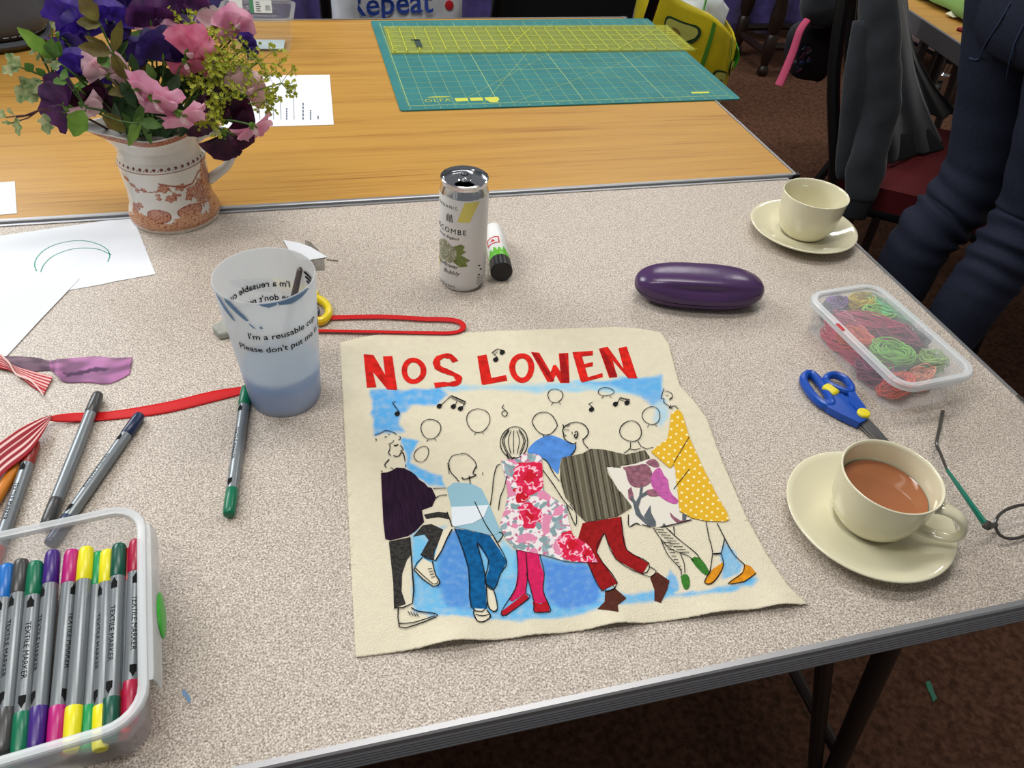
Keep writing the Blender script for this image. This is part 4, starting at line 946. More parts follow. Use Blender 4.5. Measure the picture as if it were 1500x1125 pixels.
skein('thread_skein', 'dark teal thread at the back left of the tub', yp(1218, 458, .014), -.9, .014, .010, .009, TH('teal', (40, 74, 78)), 26, seed=15)

# ---- blue scissors
def s_(x, y, z=.006): return P(1120+x/3.947, 380+y/3.947, z)
sp = s_(562, 910); sc_ = thing('scissors', 'blue-handled scissors with yellow grip beside the thread tub', 'scissors', (sp.x, sp.y, 0), 0)
BLU_ = M('blue_plastic', (8, 74, 172), rough=.3); YP = M('yellow_plastic', (232, 214, 40), rough=.35)
m = MB(); m.tube(smooth_path([s_(*q) for q in ((238, 668), (224, 700), (250, 752), (300, 812), (352, 848), (388, 842), (372, 800), (338, 738), (300, 690), (268, 665))], 5, True), .0042, 10, closed=True, flat=1.2)
m.prism([s_(*q)[:2] for q in ((318, 822), (360, 868), (436, 910), (540, 958), (572, 948), (594, 925), (582, 900), (520, 850), (440, 790), (390, 790), (400, 830))], .0020, .0098); m.build('handle', BLU_, sc_, world=True, bevel=.0012)
m = MB(); m.tube(smooth_path([s_(*q, .008) for q in ((352, 700), (368, 676), (408, 670), (462, 692), (498, 735), (498, 768), (462, 765), (410, 745), (375, 728))], 5, True), .0038, 10, closed=True, flat=1.2)
m.prism([s_(*q)[:2] for q in ((470, 765), (502, 760), (520, 800), (572, 872), (592, 915), (575, 930), (540, 905), (480, 840))], .0065, .0112); m.build('handle', BLU_, sc_, world=True, bevel=.0012)
def obox(m, a, b, w_, z0, z1):
    d = (b-a); d.z = 0; d.normalize(); s = V((-d.y, d.x, 0))*w_/2; m.prism([(a+s)[:2], (a-s)[:2], (b-s)[:2], (b+s)[:2]], z0, z1)
m = MB(); obox(m, s_(338, 742), s_(414, 795), .0108, .0035, .0125); m.build('grip', YP, sc_, world=True, bevel=.003)['label'] = 'yellow ribbed spring grip'
m = MB(); m.lathe([(0, .0132), (.0052, .0130), (.0062, .0120), (.0064, .0100)], 20, (s_(562, 910).x, s_(562, 910).y, 0)); m.build('pivot', YP, sc_, world=True)
for off, z0 in ((0, .0030), (7, .0052)):
    m = MB(); m.prism([s_(*q)[:2] for q in ((545+off, 948), (596, 925-off), (660, 985), (745, 1085), (775, 1135), (700, 1085), (640, 1035))], z0, z0+.0016); m.build('blade', M('scissor_steel', (150, 152, 152), rough=.22, metal=.9), sc_, world=True, smooth=False)
# ---- yellow scissors half hidden behind the cup
q0 = P(466, 450); ys = thing('scissors', 'yellow-handled scissors mostly hidden behind the frosted cup', 'scissors', (q0.x, q0.y, 0))
m = MB(); m.tube(smooth_path([P(*q, .006) for q in ((458, 437), (470, 440), (480, 449), (481, 461), (472, 470), (461, 469), (455, 462), (450, 448))], 5, True), .0042, 10, closed=True, flat=1.25)
m.prism([P(*q)[:2] for q in ((456, 430), (468, 437), (460, 446), (448, 440), (400, 425), (402, 415))], .002, .009); m.build('handle', M('bright_yellow_plastic', (238, 212, 36), rough=.3), ys, world=True, bevel=.001)
m = MB(); m.tube(smooth_path([P(*q, .006) for q in ((452, 452), (460, 452), (464, 456), (460, 462), (440, 470), (424, 468), (420, 458), (432, 450))], 5, True), .0036, 8, closed=True)
m.build('handle', M('navy_plastic', (40, 60, 96), rough=.35), ys, world=True)
m = MB(); m.prism([P(*q)[:2] for q in ((402, 412), (400, 428), (360, 424), (335, 416), (362, 414))], .003, .0046); m.build('blade', MATS['scissor_steel'], ys, world=True, smooth=False)

# ---- eyeglasses
g0 = P(1442, 770, .012); gl = thing('eyeglasses', 'thin-framed eyeglasses with a dark and green temple at the right edge', 'glasses', (g0.x, g0.y, 0))
GF = M('dark_horn_frame', (66, 62, 58), rough=.2, spec=.6); GG = M('green_temple', (20, 112, 92), rough=.25)
hinge = P(1446, 772, .016); el = P(1387, 688, .014); bend = P(1372, 650, .013); tip = P(1381, 603, .004)
m = MB(); m.tube([hinge, hinge.lerp(el, .5), el], [.0022, .0018, .0012], 8, flat=1.5); m.build('temple', GG, gl, world=True)
m = MB(); m.tube(smooth_path([el, el.lerp(bend, .6), bend, bend.lerp(tip, .5), tip], 5), [.0012+.0008*(i/20) for i in range(21)], 8); m.build('temple_tip', GF, gl, world=True)
gx = V((math.cos(.1), math.sin(.1), 0)); gy = V((-math.sin(.1)*.45, math.cos(.1)*.45, .0)); gy = V((0, .82, .57)).normalized()
lc = P(1492, 764, .0125)
def lens_path(c, k=1.0, n=30): return [c+gx*(.0255*k*math.copysign(abs(math.cos(t))**.85, math.cos(t)))+gy*(.0128*k*math.copysign(abs(math.sin(t))**.85, math.sin(t))) for t in [2*PI*i/n for i in range(n)]]
for dx in (0, .066):
    c = lc+gx*dx
    m = MB(); m.tube(lens_path(c), .0014, 8, closed=True); rim_ = m.build('rim', GF, gl, world=True)
    m = MB(); pl = lens_path(c, .97); m.add(pl, [tuple(range(len(pl)))]); m.build('lens', M('clear_lens', (240, 245, 245), rough=.03, alpha=.06, spec=.6), gl, world=True, smooth=False)
m = MB(); m.tube(smooth_path([lc+gx*.0255+gy*.004, lc+gx*.033+gy*.008, lc+gx*.0405+gy*.004], 5), .0015, 8); m.build('bridge', GF, gl, world=True)
m = MB(); m.tube([hinge, lc-gx*.0245+gy*.003], [.003, .0022], 8); m.tube([hinge-gx*.002, hinge+gx*.003+gy*.003], .0030, 8); m.build('hinge', GF, gl, world=True)
h2 = lc+gx*.094; m = MB(); m.tube(smooth_path([h2, h2+V((.030, .075, -.002)), h2+V((.040, .115, -.006)), h2+V((.041, .140, -.010))], 5), .0014, 8); m.build('temple', GF, gl, world=True)

# ---- ribbons
def ribbon_mesh(mb, ctr, side, w_, th=.00035):
    n = len(ctr)-1
    def fn(a, b): i = min(n, round(a*n)); return ctr[i]+side[i]*(w_*(b-.5))
    mb.slab(fn, n, 4, th)
RIB = M('red_satin', (204, 14, 18), rough=.5, spec=.25, bump=(1500, .1))
def stripe_mat(name, axis_scale):
    m = vcol_mat(name, rough=.6); return m
STR = stripe_mat('striped_ribbon_weave', 0)
def two_edge(name, top, bot, zt, zb, m, n=40, th=.0004, cols=None, parent=None, rows=24):
    T = smooth_path([P(u, v, z) for (u, v), z in zip(top, zt)], 10); B = smooth_path([P(u, v, z) for (u, v), z in zip(bot, zb)], 10)
    def samp(L_, t): x = t*(len(L_)-1); i = min(len(L_)-2, int(x)); return L_[i].lerp(L_[i+1], x-i)
    mb = MB(); mb.slab(lambda a, b: samp(B, a).lerp(samp(T, a), b), n, rows, th)
    o = mb.build(name, m, parent, world=True, sharp=0)
    if cols:
        cs = []
        for s in range(2):
            for j in range(rows+1):
                for i in range(n+1): cs.append(linnp(cols(i/n, j/rows)))
        dye(o, np.array(cs))
    return o
def striped(a, b):
    k = (b*4.5) % 1
    if b < .035 or b > .965: return (196, 24, 36)
    return (240, 196, 190) if k > .66 else (140, 12, 30)
rq = P(100, 605); rb = thing('ribbon', 'red ribbon running left from the frosted cup and twisting to its striped side', 'ribbon', tuple(rq))
two_edge('plain_side', [(360, 566), (312, 573), (240, 590), (160, 603), (110, 605), (88, 607), (74, 610)], [(358, 577), (312, 589), (240, 606), (165, 615), (110, 618), (84, 618), (70, 616)], [.0010]*4+[.0035, .006, .0075], [.0006]*4+[.002, .004, .0065], RIB, parent=rb, rows=4)
two_edge('striped_side', [(76, 608), (58, 614), (30, 628), (0, 649), (-40, 676)], [(74, 614), (62, 636), (42, 664), (2, 697), (-35, 745)], [.0085, .010, .0125, .013, .012], [.0075, .010, .0115, .0115, .008], STR, cols=striped, parent=rb)
rq = P(40, 550); r2 = thing('ribbon', 'short cut end of red and white striped ribbon', 'ribbon', tuple(rq))
two_edge('striped_face', [(-25, 512), (2, 520), (18, 534), (45, 543), (78, 551)], [(-25, 535), (2, 540), (20, 546), (45, 565), (64, 578)], [.006, .009, .007, .004, .003], [.002, .003, .002, .0015, .001], STR, cols=lambda a, b: (240, 190, 186) if (b*6.2) % 1 > .55 else (176, 22, 40), parent=r2)
two_edge('selvedge', [(2, 519), (14, 530), (24, 546), (46, 556), (64, 577)], [(2, 522), (13, 533), (23, 549), (45, 559), (63, 580)], [.0105, .0085, .0060, .0050, .0035], [.0105, .0085, .0058, .0046, .0030], M('pale_selvedge', (236, 196, 190), rough=.7), parent=r2, rows=3)
# sheer purple scrap
def sheer(a, b):
    n_ = noise.noise(V((a*4, b*2.2, 1))); q = noise.noise(V((a*7+3, b*3, 4))); dx, dy = (a-.72)*3.2, b-.42
    st = math.exp(-(abs(dy-.12*math.sin(dx*4))/.10)**2)*math.exp(-(dx/.55)**2)
    if st > .5: return (92, 60, 96)
    k = max(0, min(1, .5+q*2.2)); c0, c1 = ((150, 104, 142), (204, 136, 190)) if a > .38 else ((96, 72, 92), (138, 108, 128))
    return tuple(lerp(x, y, k) for x, y in zip(c0, c1))
VEIL = vcol_mat('sheer_purple_voile', rough=.6); VEIL.node_tree.nodes['Principled BSDF'].inputs['Alpha'].default_value = .72
o = two_edge('fabric_scrap', [(0, 522), (30, 522), (55, 524), (72, 528), (85, 526), (110, 524), (140, 522), (165, 524), (194, 523)], [(4, 540), (28, 545), (52, 544), (74, 543), (82, 548), (96, 560), (130, 560), (160, 562), (190, 548)], [.003, .006, .005, .002, .009, .005, .003, .006, .002], [.001, .002, .001, .001, .005, .001, .001, .001, .001], VEIL, n=60, cols=sheer, rows=16)
tag(o, 'sheer purple patterned fabric scrap beside the striped ribbon end', 'fabric')
# loop of narrow ribbon right of the cup
def loop_strip(path, zs, w_, tilt):
    c = smooth_path([P(u, v, z) for (u, v), z in zip(path, zs)], 8); sd = []
    for i in range(len(c)):
        t = (c[min(i+1, len(c)-1)]-c[max(i-1, 0)]).normalized(); s = V((0, 0, 1)).cross(t).normalized(); a = tilt+.5*noise.noise(c[i]*16)
        sd.append(s*math.cos(a)+V((0, 0, 1))*math.sin(a))
    m = MB(); zmin = 1
    ribbon_mesh(m, c, sd, w_); return m
m = loop_strip([(430, 470), (470, 466), (520, 464), (570, 464), (620, 467), (655, 468), (674, 472), (678, 481), (662, 487), (620, 487), (570, 486), (520, 485), (470, 484), (430, 486)], [.0030]*14, .0062, .20)
tag(m.build('ribbon', RIB, sharp=0), 'narrow red ribbon loop between frosted cup and banner', 'ribbon')

# ---- eraser, scraps, papers
q = P(323, 489); m = MB(); m.prism([(p-q)[:2] for p in (P(312, 487), P(322, 499), P(345, 494), P(352, 478), P(330, 474))], 0, .0085)
tag(m.build('eraser', M('grey_putty', (158, 160, 150), rough=.5, nz=(90, .2)), loc=(q.x, q.y, 0), bevel=.0022), 'worn grey eraser beside the frosted cup', 'eraser')
PAPER = M('white_paper', (232, 235, 240), rough=.8, spec=.2)
def sheet(pts, z, curl=0, th=.0003, name='paper_sheet', m=PAPER, label='', cat='paper', fine=1):
    c = sum((P(*p) for p in pts), V())/len(pts); mb = MB()
    mb.prism([(P(*p)-c)[:2] for p in pts], 0, th); o = mb.build(name, m, loc=(c.x, c.y, z), smooth=False); return tag(o, label, cat) if label else o
pA = sheet([(195, 318), (228, 402), (190, 409), (172, 412), (150, 417), (105, 425), (-60, 452), (-90, 356), (0, 346)], .0003, label='white paper sheet with a green pen arc beside the flower jug')
def inkline(parent, pts, wd, m, z, sm=5, name='pen_line'):
    c = smooth_path([(x, y, 0) for x, y in pts], sm) if sm else [V((x, y, 0)) for x, y in pts]; c = [P(q.x, q.y) for q in c]; n = len(c); L_ = []; R_ = []
    for i in range(n):
        t = c[min(i+1, n-1)]-c[max(i-1, 0)]; t.z = 0; t.normalize(); s = V((-t.y, t.x, 0))*wd/2; L_.append((c[i]+s)+V((0, 0, z))); R_.append((c[i]-s)+V((0, 0, z)))
    mb = MB(); mb.add(L_+R_, [(i, n+i, n+i+1, i+1) for i in range(n-1)]); return mb.build(name, m, parent, world=True, smooth=False)
GP = M('green_pen', (70, 160, 140), rough=.7)
inkline(pA, [(54, 398), (51, 388), (56, 376), (70, 364), (92, 356), (118, 353), (140, 357), (156, 365), (161, 375), (158, 384)], .0012, GP, .0008)
inkline(pA, [(60, 399), (65, 388), (78, 376), (100, 367), (122, 364), (145, 366), (163, 374)], .0012, GP, .0008)
sheet([(117, 409), (100, 427), (58, 471), (12, 521), (-40, 560), (-160, 520), (-100, 430), (30, 416)], .0008, label='blank white paper sheet at the left edge overlapping the drawn one')
sheet([(-40, 271), (22, 266), (23, 285), (25, 313), (-40, 319)], .0003, label='small white paper slip at the left edge on the oak table')
fm = sheet([(325, 112), (483, 110), (489, 183), (323, 188)], .0003, label='printed white form on the oak table behind the jug', name='printed_form')
PT = M('grey_print', (96, 104, 118), rough=.8)
for u0, u1, va, vb in ((381, 379, 176, 140), (401, 400, 176, 141), (412, 410, 176, 141), (431, 430, 176, 140), (352, 350, 178, 130), (366, 364, 178, 130)):
    inkline(fm, [(u0, va), (u1, vb)], .0008, PT, .0008, 0, 'ruled_line')
for u, va, vb in ((389, 176, 162), (420, 176, 158), (444, 176, 150), (455, 176, 161), (466, 175, 170)):
    for k in range(5): inkline(fm, [(u, lerp(va, vb, k/5)), (u, lerp(va, vb, (k+.75)/5))], .0022, PT, .0008, 0, 'printed_word')
# scraps behind the cup
o = sheet([(447, 352), (455, 355), (466, 366), (475, 381), (476, 396), (458, 397), (448, 382)], .0003, name='fabric_scrap', m=M('grey_striped_cloth', (122, 116, 108), rough=.9, nz=(300, .3), stretch=(1, .2, 1)), label='grey striped fabric scrap under the white paper offcut', cat='fabric')
o = sheet([(415, 353), (438, 357), (455, 363), (480, 378), (455, 382), (438, 383), (425, 370)], .0011, label='curved white paper offcut behind the frosted cup', th=.0004)
m = MB(); m.tube([P(478, 380, .0012), P(495, 382, .0010)], .0006, 6); tag(m.build('thread_end', M('grey_thread', (110, 108, 92), rough=.8)), 'short grey thread end beside the white paper offcut', 'thread')
# ================================================================ jug and flowers
jc = P(258, 315); jc = V((jc.x, jc.y+.004, 0)); jaz = at_cam(jc)
jug = thing('flower_jug', 'white china jug with brown transfer-printed scenery holding the flowers', 'jug', tuple(jc))
SPOUT = jaz-math.radians(78)      # the lip points to the left
def jr(z):
    prof = [(0, .0520), (.004, .0535), (.010, .0540), (.016, .0520), (.024, .0490), (.040, .0480), (.060, .0490), (.074, .0500), (.0775, .0505), (.080, .0490), (.088, .0465), (.100, .0455), (.110, .0475), (.118, .0520), (.122, .0530)]
    for i in range(len(prof)-1):
        if z <= prof[i+1][0]:
            t = (z-prof[i][0])/(prof[i+1][0]-prof[i][0]); return lerp(prof[i][1], prof[i+1][1], t)
    return prof[-1][1]
def jpt(a, z, off=0):
    r = jr(z)+off; d = (a-SPOUT+PI) % (2*PI)-PI; k = max(0, (z-.088)/.034)
    r += k*k*.022*math.exp(-(d/.42)**2); z2 = z+k*k*.006*math.exp(-(d/.5)**2)-k*.004*math.exp(-((abs(d)-1.2)/.6)**2)
    return V((r*math.cos(a), r*math.sin(a), z2))
def jug_dye(ph, z):        # ph: degrees from the middle of the side facing the photographer, to the right
    wht = (226, 222, 214); br = (150, 78, 54); lt = (196, 140, 104)
    n1 = noise.noise(V((ph*.10, z*700, 1))); n2 = noise.noise(V((ph*.25, z*1500, 5))); n3 = noise.noise(V((ph*.6, z*2600, 9)))
    if .1145 < z < .1215: return br if (n3 > -.1 or z < .1153 or z > .1207) else lt
    if .0800 < z < .0845:
        q = ph % 9.5; dx = (q-4.75)/2.6; dz = (z-.0822)/.0021
        if dx*dx+dz*dz < .75+.25*math.sin(5*math.atan2(dz, dx)): return (112, 54, 44)
        if abs(z-.0808) < .0006 and q < 1.2: return br
        return wht
    if .0777 < z < .0784: return (150, 92, 66)
    if z < .0055: return (214, 200, 184) if n2 < .1 else wht
    ground = .0190+.004*math.sin(ph*.09)+.004*n1+(.012 if ph > 45 else 0)*min(1, (ph-45)/15 if ph > 45 else 0)
    if z < ground:
        s = math.sin(z*2600+2.4*math.sin(ph*.22)+n1*3)
        return lt if s > .35 else (br if s > -.2+.4*n3 else (206, 160, 126))
    def blob(p0, z0, rp, rz): return ((ph-p0)/rp)**2+((z-z0)/rz)**2
    for p0, z0, rp, rz in ((-24, .0235, 17, .0085), (20, .0255, 19, .0080)):
        d = blob(p0, z0, rp, rz)
        if d < 1: return br if (d > .80 or n3 > .12) else (206, 150, 124)
    for p0, z0, rp, rz in ((60, .050, 13, .030), (45, .043, 14, .018), (70, .035, 18, .03)):
        d = blob(p0, z0, rp, rz)+.5*n2
        if d < 1: return br if n3 > -.02 else ((204, 148, 114) if n2 > -.12 else (222, 200, 180))
    def near(line, wd):
        for i in range(len(line)-1):
            a, b = line[i], line[i+1]; ax, ay = a[0]/1200, a[1]; bx, by = b[0]/1200, b[1]; px, py = ph/1200, z
            dx, dy = bx-ax, by-ay; t = max(0, min(1, ((px-ax)*dx+(py-ay)*dy)/(dx*dx+dy*dy)))
            if math.hypot(px-ax-t*dx, py-ay-t*dy) < wd: return True
        return False
    if near([(58, .070), (45, .068), (32, .058), (18, .0575), (5, .061), (-12, .066)], .0011): return br
    if near([(-70, .072), (-58, .062), (-44, .056), (-30, .0545), (-16, .056)], .0007): return br
    if near([(-4, .060), (6, .050), (4, .042)], .0006): return br
    for p0, z0, r in ((-8, .059, 9), (14, .0575, 8), (-2, .0455, 8), (30, .049, 12), (24, .0425, 8), (-36, .0565, 5), (-52, .060, 5), (-62, .066, 6), (-47, .0535, 4), (-18, .046, 4), (4, .050, 4), (10, .0485, 3.5), (-18, .051, 4), (-60, .030, 9), (-50, .034, 6), (-64, .024, 9), (66, .076, 5)):
        d = blob(p0, z0, r, r*.00062)+.55*n3+.2*math.sin(5*math.atan2(z-z0, (ph-p0)*.0008))
        if d < .8: return br if d > .45 or n3 > .1 else (202, 146, 122)
    return wht
NA, NZ = 420, 150
m = MB(); zs = [.122*j/NZ for j in range(NZ+1)]
m.grid(lambda a, b: jpt(jaz+2*PI*a-PI, .122*b), NA, NZ, closeu=True)
o = m.build('body', vcol_mat('transfer_printed_glaze', rough=.16), jug, sharp=0); MATS['transfer_printed_glaze'].node_tree.nodes['Principled BSDF'].inputs['Specular IOR Level'].default_value = .5
dye(o, np.array([linnp(jug_dye(360*i/NA-180, .122*j/NZ)) for j in range(NZ+1) for i in range(NA)]))
WGL = M('white_glaze', (228, 224, 216), rough=.14, spec=.5)
m = MB(); R_ = [[jpt(2*PI*k/72, z, off) for k in range(72)] for z, off in ((.122, 0), (.1228, -.0015), (.122, -.003), (.100, -.004), (.060, -.004), (.010, -.006))]; m.rings(R_, cap=True); m.build('inside_wall', WGL, jug, sharp=0)
m = MB(); m.lathe([(.052, 0), (.050, .0006), (0, .001)], 48); m.build('foot', WGL, jug)
m = MB(); ha = jaz+math.radians(82); hd = V((math.cos(ha), math.sin(ha), 0))
hp = smooth_path([hd*r+V((0, 0, z)) for r, z in ((.0445, .098), (.056, .1035), (.072, .1035), (.0825, .092), (.0815, .076), (.072, .060), (.060, .051), (.0475, .043))], 6)
m.tube(hp, [.0068*(1+.25*abs(2*i/(len(hp)-1)-1)**2) for i in range(len(hp))], 12, flat=.75); m.build('handle', WGL, jug, sharp=0)

STEM = M('stem_green', (74, 104, 50), rough=.6)
PC = {'pink': leafy('petal_pink', (244, 190, 212), (228, 146, 182), nzs=90, stretch=(1, 1, .3)), 'pale': leafy('petal_pale_pink', (246, 216, 220), (236, 186, 200), nzs=80),
      'rose': leafy('petal_rose', (240, 158, 182), (222, 104, 142), nzs=80), 'violet': leafy('petal_violet', (80, 46, 168), (46, 22, 118), nzs=70), 'navy': leafy('petal_deep_violet', (52, 28, 112), (30, 14, 70), nzs=70),
      'purple': leafy('petal_purple', (104, 50, 112), (58, 24, 74), nzs=70), 'maroon': leafy('petal_maroon', (84, 20, 60), (34, 8, 36), nzs=70), 'lilac': leafy('petal_lilac', (150, 132, 186), (110, 92, 160), nzs=70), 'grey': leafy('petal_faded', (152, 136, 136), (120, 110, 96), nzs=60)}
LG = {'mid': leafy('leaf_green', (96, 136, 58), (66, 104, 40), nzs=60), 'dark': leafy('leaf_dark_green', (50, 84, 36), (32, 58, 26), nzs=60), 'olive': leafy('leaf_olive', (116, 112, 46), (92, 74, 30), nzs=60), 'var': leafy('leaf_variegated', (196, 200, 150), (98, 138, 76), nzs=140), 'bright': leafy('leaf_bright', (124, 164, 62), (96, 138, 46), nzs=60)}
LIME = leafy('lime_floret', (198, 204, 64), (160, 170, 44), nzs=120)
def petal_grid(s, spread, depth, ruf, seed, tip=.0, nu=22, nv=9):
    rd = random.Random(seed); ph = rd.random()*6
    def fn(a, b):
        th = (a-.5)*2*spread; r = s*1.05*(.10+.90*b)*(1-.12*abs(math.sin(th))**2-tip*math.exp(-(th/.18)**2)*b)
        return V((r*math.sin(th), depth*s*(b*b)*(1+.4*math.cos(2*th))+ruf*s*b*b*(math.sin(5*th+ph)*.6+.35*math.sin(11*th+2*ph)), r*math.cos(th)*(1+.05*math.sin(7*th+ph)*b)))
    return fn, nu, nv
def frame(face, up=(0, 0, 1), roll=0):
    y = -V(face).normalized(); u = V(up); x = u.cross(y)*-1
    x = y.cross(u).normalized(); z = x.cross(y).normalized()
    M3 = Matrix((x, y, z)).transposed(); return (M3 @ Matrix.Rotation(roll, 3, 'Y')).to_4x4()
def jug_stem(p, back, rd, bend=.02):
    base = V((jc.x+rd.uniform(-.022, .022), jc.y+rd.uniform(-.022, .022), rd.uniform(.02, .05)))
    neck = V((jc.x, jc.y, .112))+V((max(-.034, min(.034, (p.x-jc.x)*.35)), max(-.03, min(.03, (p.y-jc.y)*.5)), 0))
    return smooth_path([base, neck, neck.lerp(p, .55)+V((0, 0, bend)), p], 5)
BLOOMS = [  # kind, u, v, Y, size (m), facing, roll, label
    ('violet', 95, 20, .97, .030, (-.5, -1, .2), .2, 'violet-blue sweet pea highest at the left of the bouquet'),
    ('violet', 118, 44, .955, .030, (.3, -1, -.1), -.4, 'violet-blue sweet pea just below the highest one'),
    ('violet', 98, 62, .95, .027, (-.3, -1, -.5), 2.6, 'violet-blue sweet pea drooping above the green spear leaves'),
    ('violet', 160, 24, .97, .026, (.2, -1, .1), .1, 'violet sweet pea among olive leaves near the top'),
    ('navy', 185, 8, .99, .026, (0, -1, .2), .3, 'deep violet sweet pea at the top middle of the bouquet'),
    ('purple', 228, 26, .95, .033, (.1, -1, -.2), .2, 'large dark purple sweet pea above the pale pink petals'),
    ('navy', 212, 74, .925, .028, (-.2, -1, .1), -.5, 'dark violet sweet pea left of the centre rose-pink bloom'),
    ('navy', 247, 76, .915, .033, (.2, -1, -.1), .4, 'dark violet sweet pea touching the centre rose-pink bloom'),
    ('lilac', 262, 40, .955, .030, (.2, -1, .3), 0, 'pale lilac sweet pea behind the rose-pink bloom'),
    ('rose', 284, 74, .905, .033, (-.3, -1, -.2), .9, 'rose-pink sweet pea at the centre right of the bouquet'),
    ('pink', 236, 54, .94, .027, (-.1, -1, .2), -.2, 'pink sweet pea between the dark violet blooms'),
    ('pink', 347, 34, .94, .026, (.3, -1, -.1), .5, 'pink sweet pea in front of the clear punnet'),
    ('pink', 336, 51, .935, .015, (.2, -1, -.1), -.2, 'small pink sweet pea bud left of the clear punnet'),
    ('violet', 366, 68, .93, .018, (.5, -1, -.2), 1.2, 'small violet sweet pea at the right by the punnet'),
    ('violet', 118, 98, .91, .030, (-.2, -1, .2), .1, 'violet sweet pea left of the pale pink bloom'),
    ('maroon', 122, 142, .895, .027, (.1, -1, -.3), 2.9, 'wine-dark sweet pea under the violet bloom'),
    ('purple', 82, 152, .89, .036, (-.4, -1, -.1), -1.2, 'broad plum-purple sweet pea at the lower left'),
    ('pale', 148, 98, .90, .026, (.1, -1, -.2), -.5, 'pale pink sweet pea left of the bouquet centre'),
    ('pale', 168, 106, .905, .024, (.4, -1, -.2), 1.0, 'pale pink sweet pea with one rounded hanging petal'),
    ('pale', 128, 160, .885, .022, (.2, -1, -.4), 2.6, 'pale pink petal hanging beside the plum-purple bloom'),
    ('maroon', 152, 152, .905, .026, (.1, -1, 0), .6, 'dark maroon sweet pea in the shaded left foliage'),
    ('pink', 212, 136, .862, .030, (-.5, -.8, -.6), 1.9, 'pink sweet pea, leftmost of the three hanging in front'),
    ('pink', 238, 152, .855, .031, (-.3, -.8, -.7), 2.3, 'pink sweet pea, middle of the three hanging in front'),
    ('pink', 272, 172, .850, .029, (.1, -.8, -.7), 2.5, 'pink sweet pea, lowest of the three hanging in front'),
    ('grey', 266, 58, .95, .024, (.1, -1, .1), .3, 'faded grey-lilac sweet pea behind the lilac one'),
    ('grey', 316, 32, .96, .026, (0, -1, .3), .2, 'faded greenish sweet pea at the top right'),
    ('rose', 276, 98, .905, .022, (0, -1, -.5), 2.8, 'deep rose petal folded below the rose-pink bloom'),
    ('maroon', 318, 118, .915, .026, (.3, -1, 0), .4, 'dark maroon sweet pea hidden in the lime sprays'),
    ('pale', 366, 128, .90, .030, (.4, -1, 0), .8, 'dusky pink sweet pea over the printed form'),
    ('maroon', 332, 160, .888, .036, (.2, -1, .1), .3, 'dark maroon sweet pea below the dusky pink one'),
    ('maroon', 296, 178, .88, .027, (-.1, -1, -.2), 2.2, 'dark maroon sweet pea resting on the jug rim'),
    ('maroon', 341, 206, .872, .035, (.25, -1, .1), 2.6, 'largest dark maroon sweet pea hanging by the jug handle'),
    ('pink', 373, 190, .872, .026, (.4, -.8, -.6), 2.7, 'pink sweet pea hanging at the far right over the oak table'),
    ('purple', 270, 8, .97, .030, (.2, -1, .1), -.3, 'dusky plum sweet pea at the top right of the bouquet'),
    ('pale', 190, 32, .985, .018, (0, -1, .1), .2, 'small pale pink sweet pea near the top behind the leaves'),
    ('navy', 176, 60, .965, .024, (.1, -1, .1), 1.2, 'deep violet sweet pea behind the thin olive leaf'),
]
for i, (kind, u, v, Y, s, face, roll, lab) in enumerate(BLOOMS):
    rd = random.Random(i*7+1); p = A(u, v, Y); root = thing('sweet_pea', lab, 'flower', tuple(p), 0, 'sweet peas in the jug'); F = frame(face, roll=roll)
    mt_ = PC[kind]; off = V((0, 0, -s*.35))
    fn, nu, nv = petal_grid(s, 1.75, .30, .16, i, .16)
    m = MB(); m.grid(lambda a, b: fn(a, b)+off, nu, nv); m.xform(F); m.build('standard_petal', mt_, root, sharp=0)
    for sd in (-1, 1):
        fn2, nu2, nv2 = petal_grid(s*.72, .95, -.42, .14, i+50*sd, 0, 8, 5)
        Rw = Matrix.Rotation(sd*.75, 3, 'Y') @ Matrix.Rotation(-.5, 3, 'X'); w_ = MB(); w_.grid(lambda a, b: Rw @ fn2(a, b)+off+V((sd*s*.06, -s*.10, 0)), nu2, nv2); w_.xform(F)
        w_.build('wing_petal', PC['pale'] if kind == 'grey' else mt_, root, sharp=0)
    m = MB(); m.tube([off+V((0, -.02*s, s*.05)), off+V((0, -.22*s, s*.25)), off+V((0, -.28*s, s*.45))], [s*.10, s*.13, s*.03], 8, flat=.6); m.xform(F); m.build('keel', PC['pale'] if kind in ('pink', 'pale', 'rose') else mt_, root)
    m = MB()
    for k in range(5):
        a = 2*PI*k/5; m.tube([off+V((0, .06*s, -.08*s)), off+V((.13*s*math.cos(a), .10*s*math.sin(a)+.02*s, .12*s)), off+V((.20*s*math.cos(a), .16*s*math.sin(a)+.04*s, .28*s))], [s*.10, s*.075, s*.01], 5)
    m.xform(F); m.build('calyx', LG['bright'], root)
    q = p+(F @ V((0, .03*s, -s*.42, 1))[:3] if False else (F.to_3x3() @ (off+V((0, .04*s, -.06*s)))))
    m = MB(); pth = jug_stem(q, 0, rd, .012); m.tube([x-p for x in pth], .0011, 5); m.build('stem', STEM, root)

